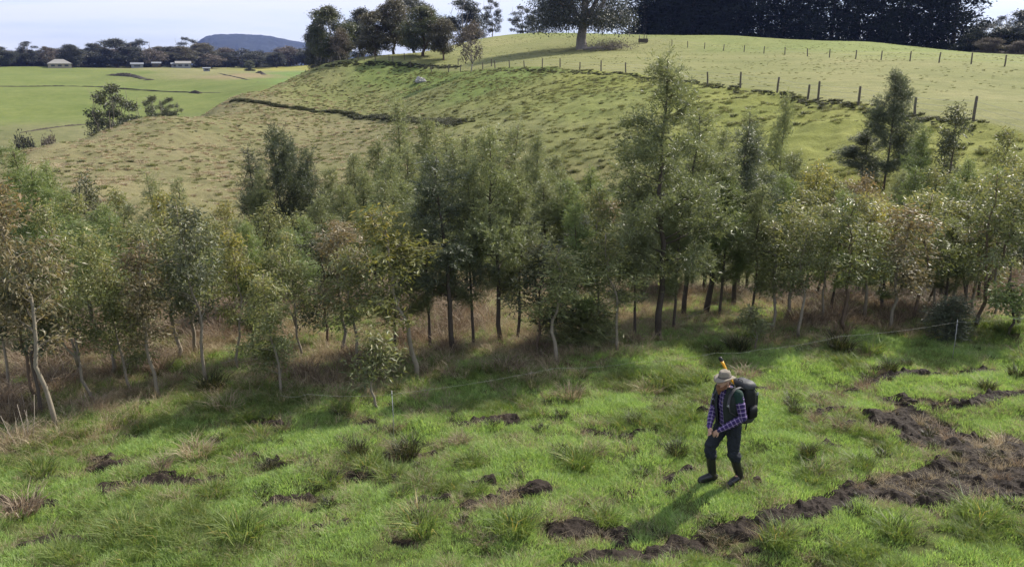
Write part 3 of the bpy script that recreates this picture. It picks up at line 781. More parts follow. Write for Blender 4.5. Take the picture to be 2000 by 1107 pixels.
        ti = np.clip(g.normal(.45, .3, n), 0, 1); tp = np.clip((HF - .45) * 1.4 + (T - .75) * .8, 0, 1) * g.uniform(0, 1, n) ** 1.3
        cr = leaves_mesh(name + '_crown', P, D, g.normal(0, 1, (n, 3)), L, W, ti, tp)
    return tr.mesh(name + '_trunk'), cr

VAR = {}
for i in range(5): VAR['W', i] = (young_tree('wattle', 300 + i, 'wattle', 5.5, 1.35, .22, 4300), 5.5, 1.35)
for i in range(3): VAR['N', i] = (young_tree('narrow_wattle', 320 + i, 'wattle', 5.5, .85, .18, 2400), 5.5, .85)
for i in range(2): VAR['B', i] = (young_tree('bushy_wattle', 330 + i, 'wattle', 4.5, 1.7, .12, 7000), 4.5, 1.7)
for i in range(5): VAR['E', i] = (young_tree('eucalypt', 340 + i, 'euc', 4.2, 1.0, .34, 6000, .6, i == 2), 4.2, 1.0)
for i in range(3): VAR['S', i] = (young_tree('slim_eucalypt', 360 + i, 'euc', 4.2, .65, .36, 4600, .8), 4.2, .65)
for i in range(2): VAR['D', i] = (young_tree('bushy_eucalypt', 370 + i, 'euc', 3.6, 1.05, .16, 8500, .4), 3.6, 1.05)
VAR['P', 0] = (young_tree('sapling', 380, 'euc', 1.6, .42, .38, 1800, 1.0), 1.6, .42)
VAR['P', 1] = (young_tree('sapling', 381, 'wattle', 1.6, .38, .12, 900, .5), 1.6, .38)
_cnt = {}
_tn = 0
def plant(u, base_v, top, width, kind, mat, label, bark='bark_dark', group='young plantation trees', r=None, name=None, lean=0.0):
    """tree whose base is seen at (u, base_v) - or that stands at range r - with its top at pixel `top` and a crown `width` px wide"""
    global _tn
    if r is None: p = hit(u, base_v, 7)
    else:
        d = ray(u, 400); p = np.array([d[0] * r, d[1] * r, 0]); p[2] = gz1(p[0], p[1])
    rr = math.hypot(p[0], p[1]); d = ray(top[0], top[1]); zt = CAM_H + d[2] * rr
    H = zt - p[2]
    dep = p[1] * CP - (p[2] + H * .6 - CAM_H) * SP
    Rw = width * .5 * dep / FPX
    i = _cnt.get(kind, 0); nvar = len([k for k in VAR if k[0] == kind]); _cnt[kind] = i + 1
    (tm, cm), h0, r0 = VAR[kind, i % nvar]
    _tn += 1; g = random.Random(_tn)
    nm = name or {'W': 'wattle_tree', 'N': 'wattle_tree', 'B': 'wattle_tree', 'E': 'eucalypt_tree', 'S': 'eucalypt_tree', 'D': 'eucalypt_tree', 'P': 'sapling'}[kind]
    e = empty(nm, (p[0], p[1], p[2] - .04), label, 'tree', group, g.uniform(0, 6.28))
    sx = 1.2 * Rw / r0; e.scale = (sx, sx, H / h0)
    tgt = (math.sin(math.atan2(top[0] - 1000, FPX)) - math.sin(math.atan2(u - 1000, FPX))) * rr / max(H, .1)
    # small lean towards where the crown is seen
    e.rotation_mode = 'XYZ'
    e.rotation_euler = Matrix.Rotation(max(-.22, min(.22, math.atan(tgt) if base_v else 0)), 3, 'Y').to_4x4().to_3x3().__matmul__(Matrix.Rotation(e.rotation_euler.z, 3, 'Z')).to_euler()
    link('trunk', tm, M[bark], e); link('crown', cm, M[mat], e)
    return e
FR = 'front row of the plantation'
plant(112, 845, (30, 345), 225, 'E', 'euc_copper', 'largest coppery eucalypt with pale curved trunk, at the left edge of the paddock', 'bark_pale', FR)
plant(76, 790, (-20, 440), 170, 'E', 'euc_dark', 'thin dark eucalypt leaning behind the coppery one at the left edge', 'bark_brown', FR)
plant(182, 780, (140, 500), 150, 'E', 'euc', 'eucalypt with pale forked stem just right of the coppery left-edge tree', 'bark_pale', FR)
plant(258, 760, (235, 510), 150, 'D', 'euc', 'round green eucalypt with thin bare stem, second to the right of the coppery tree', 'bark_pale', FR)
plant(312, 770, (298, 470), 115, 'S', 'euc_copper', 'slim brownish eucalypt with thin pale stem left of the tall straight eucalypt', 'bark_pale', FR)
plant(346, 705, (332, 440), 120, 'S', 'euc', 'slim eucalypt half hidden behind the thin pale stems at left', 'bark_pale', FR)
plant(411, 748, (372, 395), 165, 'E', 'euc_dark', 'tall eucalypt with long bare pale trunk and dark drooping head, left half of the row', 'bark_pale', FR)
plant(550, 768, (530, 530), 150, 'D', 'euc', 'low glossy eucalypt with glinting leaves at the left end of the wire fence', 'bark_pale', FR)
plant(640, 670, (640, 445), 150, 'D', 'euc_dark', 'dense almost black eucalypt hanging over the shaded grass left of centre', 'bark_brown', FR)
plant(738, 790, (735, 650), 95, 'P', 'euc', 'little sapling with white crooked stem in front of the yellowish eucalypt', 'bark_pale', 'saplings at the plantation edge')
plant(815, 738, (745, 405), 230, 'E', 'euc_yellow', 'broad yellowish eucalypt with orange new tips and bent pale stem', 'bark_pale', FR)
plant(700, 720, (690, 480), 150, 'E', 'euc', 'olive eucalypt on the left flank of the yellowish one', 'bark_pale', FR)
plant(885, 692, (860, 300), 220, 'W', 'wattle_dark', 'dark wattle with straight black trunk right of the yellowish eucalypt', 'bark_dark', FR)
plant(978, 672, (955, 250), 190, 'W', 'wattle', 'wattle with straight dark trunk in the middle of the front row', 'bark_dark', FR)
plant(1050, 690, (1060, 470), 150, 'D', 'euc_dark', 'dark bushy eucalypt drooping to the ground in the middle of the row', 'bark_brown', FR)
plant(1088, 717, (1085, 480), 120, 'S', 'euc', 'slim eucalypt with pale stem right of the dark bushy one', 'bark_pale', FR)
plant(1130, 680, (1150, 590), 110, 'P', 'euc', 'small pale-leaved sapling between two slim eucalypts near the centre', 'bark_pale', 'saplings at the plantation edge')
plant(1205, 692, (1175, 450), 150, 'E', 'euc', 'eucalypt with thin pale stem left of the tallest wattle', 'bark_pale', FR)
plant(1285, 655, (1280, 112), 270, 'W', 'wattle', 'tallest feathery wattle with straight dark trunk, rising above the whole plantation', 'bark_dark', FR)
plant(1335, 615, (1345, 215), 200, 'W', 'wattle', 'grey-green wattle pressed against the right side of the tallest one', 'bark_dark', FR)
plant(1378, 612, (1400, 300), 150, 'N', 'wattle', 'thin wattle with short dark trunk above the walking man', 'bark_dark', FR)
plant(1432, 600, (1440, 250), 190, 'W', 'wattle_dark', 'wide dark wattle up the slope from the walking man', 'bark_dark', FR)
plant(1472, 682, (1465, 595), 60, 'P', 'wattle', 'narrow feathery sapling at the fence behind the backpack', 'bark_pale', 'saplings at the plantation edge')
plant(1505, 645, (1492, 430), 140, 'E', 'euc', 'eucalypt with crooked thin stem up right of the man', 'bark_pale', FR)
plant(1560, 658, (1555, 420), 140, 'E', 'euc', 'glossy eucalypt with slim stem in the right half of the row', 'bark_pale', FR)
plant(1652, 648, (1645, 380), 170, 'E', 'euc', 'olive eucalypt with leaning stem beside the coppery-topped one', 'bark_brown', FR)
plant(1735, 640, (1765, 400), 165, 'E', 'euc_copper', 'coppery-topped eucalypt with a pale dead branch in the right half of the row', 'bark_pale', FR)
plant(1783, 622, (1795, 375), 150, 'E', 'euc', 'eucalypt with twin dark stems right of the coppery-topped one', 'bark_brown', FR)
plant(1848, 662, (1852, 580), 70, 'P', 'wattle_dark', 'dark feathery sapling by the wire near the right end of the row', 'bark_dark', 'saplings at the plantation edge')
plant(1905, 642, (1900, 330), 170, 'E', 'euc', 'glossy eucalypt with straight stem near the right edge', 'bark_brown', FR)
plant(1965, 655, (1962, 550), 100, 'P', 'wattle_green', 'soft green feathery sapling at the right edge', 'bark_dark', 'saplings at the plantation edge')
plant(1990, 640, (2000, 390), 160, 'E', 'euc_dark', 'eucalypt cut by the right edge of the photo', 'bark_brown', FR)
# deeper rows, standing down in the gully and up its far side
BK = [
 (-20, 228, 25, 190, 'W', 'wattle_green', 'bright green wattle cut by the left edge above the coppery eucalypt'),
 (70, 330, 23, 180, 'W', 'wattle_green', 'green wattle behind the coppery left-edge eucalypt'),
 (125, 370, 28, 150, 'W', 'wattle_green', None), (175, 342, 36, 80, 'S', 'euc_dark', 'small dark eucalypt standing against the brown slope at left'),
 (232, 372, 31, 110, 'E', 'euc', None), (292, 335, 35, 85, 'N', 'wattle', 'slim grey wattle poking up against the brown slope'), (345, 392, 31, 110, 'E', 'euc_yellow', None),
 (445, 395, 27, 110, 'E', 'euc_yellow', None), (492, 285, 37, 90, 'N', 'wattle_dark', None), (545, 255, 35, 180, 'B', 'wattle_dark', 'dark bushy wattle on the left of the gully, blackest of the deep rows'),
 (605, 300, 36, 150, 'B', 'wattle_dark', None), (650, 330, 38, 110, 'W', 'wattle', None), (482, 480, 21, 120, 'E', 'euc_copper', 'orange-tipped eucalypt among the green ones left of centre'), (590, 425, 26, 110, 'W', 'wattle_green', None), (655, 430, 24, 130, 'E', 'euc_copper', None),
 (695, 300, 35, 120, 'W', 'wattle', None), (742, 275, 38, 120, 'W', 'wattle', None), (783, 200, 37, 85, 'N', 'wattle', 'spindly wattle top reaching over the dry bank'), (765, 300, 30, 140, 'W', 'wattle', None),
 (835, 235, 35, 130, 'W', 'wattle', None), (885, 290, 28, 130, 'W', 'wattle', None), (910, 265, 34, 120, 'W', 'wattle', None), (1012, 240, 33, 110, 'N', 'wattle', None), (1050, 265, 29, 130, 'W', 'wattle', None), (1085, 300, 36, 110, 'W', 'wattle', None),
 (1112, 350, 26, 130, 'W', 'wattle_green', None), (1155, 330, 33, 110, 'W', 'wattle_green', None), (1190, 395, 26, 130, 'E', 'euc_copper', None), (1240, 335, 31, 120, 'W', 'wattle', None),
 (1405, 255, 30, 130, 'W', 'wattle', None), (1452, 215, 35, 90, 'N', 'wattle', None), (1518, 188, 36, 100, 'W', 'wattle', 'wattle with a small dense top against the bright green slope'), (1545, 300, 31, 130, 'W', 'wattle', None), (1590, 318, 30, 130, 'E', 'euc_yellow', None),
 (1612, 400, 25, 130, 'E', 'euc', None), (1685, 340, 29, 120, 'E', 'euc_copper', None), (1722, 142, 45, 135, 'B', 'wattle_dark', 'dark blue-green wattle standing alone below the hill fence'), (1680, 255, 46, 140, 'B', 'wattle_dark', 'low dark bush at the foot of the lone blue-green wattle'),
 (1790, 250, 38, 110, 'W', 'wattle_green', None), (1850, 200, 40, 70, 'S', 'euc_dark', 'narrow dark eucalypt spire right of the lone blue-green wattle'), (1822, 330, 31, 130, 'E', 'euc', None), (1880, 310, 34, 120, 'W', 'wattle_green', None), (1952, 255, 35, 105, 'E', 'euc', 'glinting eucalypt head near the right edge, highest there'),
 (1992, 320, 28, 120, 'E', 'euc', None), (1760, 335, 33, 110, 'W', 'wattle', None), (1842, 400, 25, 130, 'E', 'euc', None), (1935, 420, 24, 130, 'E', 'euc_copper', None), (1565, 365, 28, 120, 'E', 'euc', None), (1488, 330, 31, 120, 'W', 'wattle', None),
 (1000, 400, 25, 150, 'W', 'wattle_dark', None), (935, 370, 25, 150, 'W', 'wattle', None), (825, 370, 26, 150, 'W', 'wattle', None), (725, 400, 25, 130, 'W', 'wattle_green', None), (560, 445, 22, 130, 'W', 'wattle_green', None), (372, 460, 24, 130, 'W', 'wattle_green', None),
 (270, 440, 24, 150, 'W', 'wattle', None), (150, 430, 21, 160, 'W', 'wattle_green', None), (200, 400, 25, 150, 'W', 'wattle_green', None), (20, 470, 16, 160, 'E', 'euc_dark', None), (1320, 400, 23, 150, 'W', 'wattle', None), (1385, 370, 24, 150, 'W', 'wattle', None), (1705, 420, 24, 150, 'E', 'euc', None), (1500, 420, 24, 130, 'W', 'wattle', None),
 (420, 440, 30, 120, 'W', 'wattle', None), (320, 420, 28, 120, 'E', 'euc', None), (1140, 420, 24, 130, 'W', 'wattle_dark', None), (1250, 420, 25, 140, 'W', 'wattle_dark', None), (1745, 470, 23, 140, 'W', 'wattle_green', None), (520, 400, 29, 120, 'E', 'euc', None), (1870, 430, 23, 130, 'W', 'wattle', None),
 (40, 290, 27, 170, 'W', 'wattle_green', None), (100, 320, 31, 140, 'W', 'wattle_green', None), (150, 385, 27, 130, 'E', 'euc', None), (210, 420, 23, 130, 'W', 'wattle_green', None), (250, 400, 28, 130, 'W', 'wattle', None), (310, 380, 30, 110, 'E', 'euc_yellow', None), (350, 350, 36, 80, 'N', 'wattle', None), (400, 420, 26, 120, 'E', 'euc', None), (460, 430, 24, 120, 'W', 'wattle', None), (515, 330, 34, 110, 'W', 'wattle', None), (570, 280, 37, 110, 'W', 'wattle_dark', None), (625, 380, 28, 120, 'W', 'wattle', None), (670, 360, 30, 120, 'W', 'wattle', None), (710, 330, 32, 120, 'W', 'wattle', None), (755, 350, 28, 130, 'W', 'wattle', None), (800, 290, 33, 120, 'W', 'wattle', None), (845, 310, 29, 130, 'W', 'wattle', None), (870, 250, 36, 100, 'N', 'wattle', None), (925, 320, 28, 130, 'W', 'wattle', None), (965, 290, 33, 120, 'W', 'wattle', None), (985, 340, 27, 130, 'W', 'wattle', None), (1030, 310, 31, 120, 'W', 'wattle', None), (1065, 350, 26, 130, 'W', 'wattle', None), (1095, 330, 31, 120, 'W', 'wattle', None), (1130, 380, 26, 120, 'E', 'euc', None), (1170, 360, 29, 120, 'W', 'wattle_green', None), (1215, 350, 31, 120, 'W', 'wattle_green', None), (1245, 380, 27, 120, 'W', 'wattle', None), (1310, 300, 29, 120, 'W', 'wattle', None), (1360, 320, 27, 130, 'W', 'wattle', None), (1420, 340, 26, 130, 'W', 'wattle', None), (1470, 290, 32, 120, 'W', 'wattle', None), (1530, 340, 28, 130, 'W', 'wattle_green', None), (1575, 330, 32, 120, 'W', 'wattle', None), (1630, 350, 30, 120, 'E', 'euc', None), (1660, 380, 27, 130, 'W', 'wattle_green', None), (1700, 380, 27, 120, 'E', 'euc_yellow', None), (1740, 400, 26, 130, 'E', 'euc', None), (1780, 330, 31, 120, 'W', 'wattle_green', None), (1810, 370, 27, 130, 'E', 'euc', None), (1860, 350, 29, 130, 'W', 'wattle_green', None), (1910, 350, 29, 130, 'E', 'euc', None), (1940, 330, 31, 120, 'W', 'wattle_green', None), (1970, 300, 33, 120, 'E', 'euc', None)]
GEN = {'W': 'feathery wattle in the dense middle rows of the plantation', 'N': 'slim feathery wattle top poking up from the middle rows', 'B': 'bushy dark wattle in the gully beside the blackest one', 'E': 'leafy young eucalypt in the dense middle rows of the plantation', 'D': 'x', 'S': 'x'}
COLW = {'wattle': 'grey-green', 'wattle_dark': 'dark', 'wattle_green': 'bright green', 'euc': 'olive', 'euc_copper': 'copper-tipped', 'euc_yellow': 'yellow-tipped', 'euc_dark': 'dark'}
for (u, v, r, w, k, m, lab) in BK:
    side = 'left third' if u < 660 else 'middle' if u < 1260 else 'right third'
    gl = lab or (COLW[m] + ' ' + GEN[k].replace('dense middle rows', 'crowded rows behind the front row, ' + side))
    gl = gl.replace(' of the plantation', '') if len(gl.split()) > 16 else gl
    plant(u, None, (u, v), w, k, m, gl, 'bark_pale' if k in 'ESD' and u % 2 else 'bark_dark', 'trees in the deeper rows', r)


XF = [(20, 770, (8, 430), 130, 'E', 'euc'), (150, 722, (122, 400), 120, 'E', 'euc_green'), (215, 728, (205, 450), 105, 'S', 'euc'), (290, 692, (272, 425), 110, 'E', 'euc'), (382, 690, (400, 430), 110, 'S', 'euc'), (465, 722, (470, 450), 120, 'E', 'euc_yellow'), (500, 700, (505, 430), 110, 'W', 'wattle_green'),
 (592, 692, (575, 450), 110, 'E', 'euc'), (668, 690, (668, 440), 110, 'S', 'euc_copper'), (772, 690, (778, 400), 120, 'W', 'wattle'), (840, 682, (835, 370), 130, 'W', 'wattle'), (925, 680, (915, 330), 130, 'W', 'wattle'), (1010, 668, (1010, 330), 130, 'W', 'wattle'), (1120, 672, (1120, 390), 120, 'W', 'wattle_green'),
 (1165, 662, (1160, 370), 115, 'E', 'euc'), (1240, 652, (1235, 370), 115, 'W', 'wattle'), (1315, 640, (1322, 350), 120, 'W', 'wattle'), (1405, 622, (1410, 340), 120, 'W', 'wattle_green'), (1470, 626, (1470, 360), 110, 'W', 'wattle'), (1532, 628, (1530, 390), 105, 'S', 'euc'), (1600, 632, (1600, 400), 110, 'E', 'euc'),
 (1625, 612, (1628, 370), 110, 'W', 'wattle_green'), (1690, 622, (1690, 390), 105, 'S', 'euc_yellow'), (1820, 605, (1825, 380), 115, 'E', 'euc'), (1862, 608, (1860, 390), 105, 'S', 'euc'), (1940, 622, (1945, 360), 115, 'E', 'euc'), (1885, 596, (1880, 380), 110, 'W', 'wattle_green')]
for (u, v, top, w, k, m) in XF:
    m = {'euc_green': 'euc'}.get(m, m)
    side = 'left third' if u < 660 else 'middle' if u < 1260 else 'right third'
    plant(u, v, top, w, k, m, '%s %s with bare slim stem in the second row, %s of the plantation' % (COLW[m], 'wattle' if k == 'W' else 'young eucalypt', side), 'bark_pale' if k in 'ES' else 'bark_dark', 'second row of the plantation')

# ------------------------------------------------------------------ big trees on the hill and far ridge
def big_tree(name, seed, H, Rc, cb, nclump, per, card, trunk_r, nlimb=4, dens=1.0, crown_sq=1.0, trunk_h=None, hollow=False, csz=1.0):
    g = np.random.default_rng(seed); tr = MB()
    th = trunk_h if trunk_h else H * cb * .8
    base = np.array([[0, 0, -.4], [0, 0, .15], [g.normal(0, .1), g.normal(0, .1), th * .5], [g.normal(0, .25), g.normal(0, .25), th]])
    tr.tube(base, [trunk_r * 1.45, trunk_r * 1.15, trunk_r * .92, trunk_r * .82], 10)
    C = []
    ends = []
    for k in range(nlimb):
        az = k * 2 * np.pi / nlimb + g.uniform(-.5, .5); sp = g.uniform(.35, .8) * Rc
        z1 = H * g.uniform(.68, .96) if k else H * .93
        if k == 0: sp *= .2
        e = np.array([math.cos(az) * sp, math.sin(az) * sp, z1])
        s = np.linspace(0, 1, 7)[:, None]
        lm = base[-1] * (1 - s) + e * s + np.array([math.cos(az), math.sin(az), 0]) * np.sin(s * np.pi) * sp * .22 + g.normal(0, .025 * H, (7, 3)) * np.minimum(s, .6)
        tr.tube(lm, np.linspace(trunk_r * .62, trunk_r * .09, 7), 7)
        ends.append(lm)
    for c in range(nclump):
        lm = ends[c % nlimb]; s = g.uniform(.22, 1)
        p0 = np.array([np.interp(s, np.linspace(0, 1, 7), lm[:, k]) for k in range(3)])
        zf = g.uniform(0, 1)
        if hollow: zf = max(zf, .20)
        zc = H * (cb + (1 - cb) * zf ** .9) - .04 * H
        prof = math.sqrt(max(.05, 1 - (2 * zf ** .85 - .9) ** 2)) if zf > .45 else .75 + .4 * zf
        a = g.uniform(0, 2 * np.pi); rr = Rc * prof * math.sqrt(g.uniform(.12, 1)) * .86
        if hollow and zf < .5: rr = Rc * g.uniform(.55 + .25 * (.5 - zf), .95)
        tgt = np.array([math.cos(a) * rr, math.sin(a) * rr, zc])
        bz = min(tgt[2] * .8, H * .7); ii = int(np.argmin([np.linalg.norm(tgt - np.array([np.interp(min(bz, l[-1, 2]), l[:, 2], l[:, q]) for q in range(3)])) for l in ends])); l = ends[ii]
        bb = np.array([np.interp(min(max(bz, th), l[-1, 2]), l[:, 2], l[:, q]) for q in range(3)])
        s = np.linspace(0, 1, 5)[:, None]
        tr.tube(bb * (1 - s) + tgt * s + np.array([0, 0, 1]) * np.sin(s * np.pi) * .04 * H, np.linspace(trunk_r * .2, trunk_r * .04, 5), 4, False)
        C.append((tgt, csz * Rc * g.uniform(.17, .32)))
    P, D = [], []; ti = []
    for c, rad in C:
        n = int(per * dens * (rad / (Rc * .25)) ** 2)
        d = unit(g.normal(0, 1, (n, 3))); q = g.uniform(.25, 1, n) ** .5
        lob = 1 + .35 * np.sin(d[:, 0] * 4 + c[0] * 9) * np.cos(d[:, 1] * 4 + c[1] * 5)
        P.append(c + d * (q * lob * rad)[:, None] * np.array([1.1, 1.1, .72 * crown_sq]) + g.normal(0, .20 * rad, (n, 3))); D.append(unit(d * .5 + g.normal(0, .6, (n, 3)) + np.array([0, 0, -.35])))
        ti.append(np.clip(g.normal(.3 + .4 * g.uniform(), .22, n), 0, 1))
    P = np.concatenate(P); D = np.concatenate(D); ti = np.concatenate(ti); n = len(P)
    L = card * g.uniform(.6, 1.3, n)
    cr = leaves_mesh(name + '_crown', P, D, g.normal(0, 1, (n, 3)), L, L * g.uniform(.35, .55, n), ti, np.clip((P[:, 2] / H - .6) * 1.6, 0, 1) * g.uniform(0, 1, n))
    return tr.mesh(name + '_trunk'), cr, H, Rc
GT = [big_tree('gum', 400 + i, 14, 4.6, .22, 58, 330, .36, .27, 5) for i in range(4)]
GT.append(big_tree('open_gum', 410, 15, 4.4, .28, 34, 420, .34, .20, 5, 1.0, .9, None, False, .72))
GT.append(big_tree('round_tree', 411, 9, 4.6, .08, 40, 420, .36, .2, 5))
GT.append(big_tree('tall_gum', 412, 20, 5.2, .22, 60, 330, .42, .3, 5))
GT.append(big_tree('bare_tree', 413, 10, 3.8, .22, 30, 110, .5, .14, 6, .7))
def stand(u, v, top, width, var, mat, label, group=None, bark='bark_gum', r=None, name='gum_tree', r0=45, rz=None):
    if r is None: p = hit(u, v, r0)
    else:
        d = ray(u, 200); p = np.array([d[0] * r, d[1] * r, 0]); p[2] = gz1(p[0], p[1])
    rr = math.hypot(p[0], p[1]); H = CAM_H + ray(u, top)[2] * rr - p[2]
    tm, cm, h0, r0_ = GT[var] if isinstance(var, int) else var
    global _tn
    _tn += 1
    e = empty(name, (p[0], p[1], p[2] - .1), label, 'tree', group, random.Random(_tn).uniform(0, 6.28) if rz is None else rz)
    dep = rr * CP
    sx = width * .5 * rr * .97 / FPX / r0_
    e.scale = (sx, sx, H / h0)
    link('trunk', tm, M[bark], e); link('crown', cm, M[mat], e)
    return e
HG = 'trees along the crest behind the hill fence'
stand(650, None, 12, 100, 0, 'gum_green', 'tall gum at the left end of the crest, highest of its clump', HG, r=205)
stand(628, None, 40, 60, 1, 'gum_dark', 'dark gum at the extreme left of the crest', HG, r=222)
stand(668, 124, 62, 45, 7, 'bare', 'thin half-bare tree in front of the leftmost gum', HG, r=197)
stand(672, None, 55, 50, 5, 'gum', 'low round tree under the leftmost gums by the fence posts', HG, r=200, name='round_tree')
stand(715, None, 18, 80, 2, 'gum_dark', 'dark gum second in the crest row', HG, r=228)
stand(737, None, 22, 90, 0, 'gum', 'spreading gum with short forked trunk, second from the left on the crest', HG, 'bark_brown', r=194)
stand(772, None, -2, 85, 1, 'gum', 'tall brown-tinged gum in the middle of the crest row', HG, 'bark_brown', r=196)
stand(812, None, -14, 110, 6, 'gum_dark', 'huge dark gum rising out of the frame behind the crest row', HG, r=265, name='gum_tree')
stand(828, None, 14, 105, 2, 'gum_green', 'broad gum with two brown trunks right of centre on the crest', HG, 'bark_brown', r=188)
stand(868, None, 36, 66, 3, 'gum', 'small rounded gum leaning left beside the broad one', HG, 'bark_brown', r=182)
stand(921, None, 45, 62, 7, 'bare', 'pale half-bare small tree right at the hill fence', HG, 'bark_gum', r=158, name='bare_tree')
stand(908, None, -8, 95, 6, 'gum_dark', 'dense dark gum behind the pale half-bare tree', HG, r=285)
stand(962, None, -4, 48, 4, 'gum_dark', 'slender open gum alone against the sky', HG, r=275)
stand(1020, None, 10, 60, 4, 'gum_dark', 'open gum against the sky left of the giant tree', 'gums on the skyline beside the giant tree', r=285)
stand(1052, None, 14, 50, 4, 'gum_dark', 'open gum partly hidden by the left side of the giant tree', 'gums on the skyline beside the giant tree', r=292)
BIG = big_tree('giant_gum', 431, 23, 12.5, .13, 150, 300, .52, 1.35, 8, 1.0, 1.0, 5.2, True)
stand(1136, 96, -95, 185, BIG, 'gum_dark', 'giant spreading gum with massive trunk, alone in the olive paddock', None, 'bark_gum', None, 'giant_gum_tree', 60, 1.0)
# dark conifer windbreak
def conifer(name, seed, H, Rc, nb, per, card):
    g = np.random.default_rng(seed); tr = MB()
    t = np.linspace(0, 1, 8)
    tr.tube(np.stack([np.cumsum(g.normal(0, .06, 8)), np.cumsum(g.normal(0, .06, 8)), t * H - .3], 1), .42 * (1 - .9 * t) + .03, 8)
    P, D = [], []
    for b in range(nb):
        f = .03 + .95 * (b + g.uniform()) / nb; a = b * 2.4 + g.normal(0, .3); ln = Rc * (1 - f) ** .55 * g.uniform(.55, 1.1)
        d = np.array([math.cos(a), math.sin(a), g.uniform(-.12, .3)]); s = np.linspace(0, 1, 5)[:, None]
        p0 = np.array([0, 0, f * H]); br = p0 + d * ln * s - np.array([0, 0, 1]) * s ** 2 * ln * .18
        tr.tube(br, np.linspace(.10, .02, 5), 4, False)
        n = int(per * (ln / Rc + .25)); q = g.uniform(.15, 1.05, n) ** .7
        P.append(p0 + d * ln * q[:, None] - np.array([0, 0, 1]) * (q ** 2 * ln * .18)[:, None] + g.normal(0, 1, (n, 3)) * np.array([.75, .75, .5])); D.append(unit(d * .5 + g.normal(0, .6, (n, 3)) + np.array([0, 0, -.2])))
    P = np.concatenate(P); D = np.concatenate(D); n = len(P); L = card * g.uniform(.6, 1.4, n)
    return tr.mesh(name + '_trunk'), leaves_mesh(name + '_crown', P, D, g.normal(0, 1, (n, 3)), L, L * .4, g.uniform(0, 1, n), np.zeros(n)), H, Rc
CF = [conifer('conifer', 450 + i, 27, 5.5, 84, 190, .58) for i in range(3)]
wb = [(1255, 72, 243), (1300, 72, 246), (1345, 70, 244), (1390, 72, 243), (1432, 74, 240), (1476, 75, 238), (1520, 78, 235), (1566, 80, 231), (1612, 82, 228), (1660, 84, 225), (1706, 87, 222), (1752, 90, 219), (1798, 93, 216), (1846, 97, 213)]
wl_ = ['leftmost dark conifer of the windbreak, behind the giant gum'] + ['dark conifer in the middle of the windbreak along the paddock top'] * 12 + ['last conifer at the right end of the windbreak']
for i, (u, v, r) in enumerate(wb):
    stand(u, None, -120 - 25 * (i % 3), 112, CF[i % 3], 'pine', wl_[i], 'dark windbreak conifers', 'bark_dark', r + 38, 'conifer_tree')
for i, (u, r) in enumerate([(1275, 262), (1325, 266), (1370, 262), (1415, 258), (1458, 256), (1500, 252), (1545, 250), (1590, 246)]):
    if u < 1440: stand(u, None, -90 - 30 * (i % 2), 110, CF[(i + 1) % 3], 'pine', 'dark conifer in the second row of the windbreak', 'dark windbreak conifers, second row', 'bark_dark', r + 38, 'conifer_tree')
RG = 'trees beyond the right end of the windbreak'
stand(1905, None, 40, 70, 6, 'gum_dark', 'distant gum just clear of the windbreak end', RG, r=330)
stand(1935, None, 30, 50, 4, 'gum_dark', 'open-topped distant gum beside the windbreak end', RG, r=345)
stand(1975, None, 22, 95, 2, 'gum_dark', 'broad distant gum at the top right corner', RG, r=300)
stand(2015, None, 28, 90, 1, 'gum_dark', 'distant gum cut by the right edge under the sky', RG, r=290)
for i, (u, tp, w, lab) in enumerate([(1895, 62, 80, 'dark hedge-like tree touching the windbreak end'), (1940, 60, 80, 'dark hedge-like tree between the two grey bushes'), (1990, 62, 80, 'dark hedge-like tree at the right edge')]):
    stand(u, None, tp, w, 5, 'pine', lab, 'dark low trees right of the windbreak', 'bark_dark', 232, 'hedge_tree')
stand(1918, 106, 74, 60, 5, 'bare', 'grey leafless bush beside the windbreak end', 'grey bushes at the paddock edge', 'bark_gum', 205, 'grey_bush')
stand(1975, 110, 80, 50, 5, 'bare', 'grey leafless bush near the right edge', 'grey bushes at the paddock edge', 'bark_gum', 200, 'grey_bush')
# trees at the brow of the spur and in the hidden valley
stand(212, None, 160, 110, 4, 'gum_green', 'open gum with white limbs beyond the brow of the brown slope', None, 'bark_pale', 150)
stand(232, None, 182, 95, 4, 'gum_green', 'lower gum crown crowding the white-limbed one at the brow', None, 'bark_pale', 154)
stand(298, None, 184, 62, 4, 'gum_green', 'smaller gum right of the white-limbed one at the brow', None, 'bark_pale', 152)
stand(330, None, 188, 55, 4, 'gum_green', 'smallest gum of the three at the brow of the slope', None, 'bark_pale', 154)
stand(35, 285, 268, 60, 5, 'gum_dark', 'dark shrub down in the valley at the far left', None, 'bark_dark', 150, 'valley_shrub')
stand(85, 288, 268, 46, 5, 'bare', 'purplish bare thicket in the valley beside the dark shrub', None, 'bark_gum', 165, 'valley_thicket')
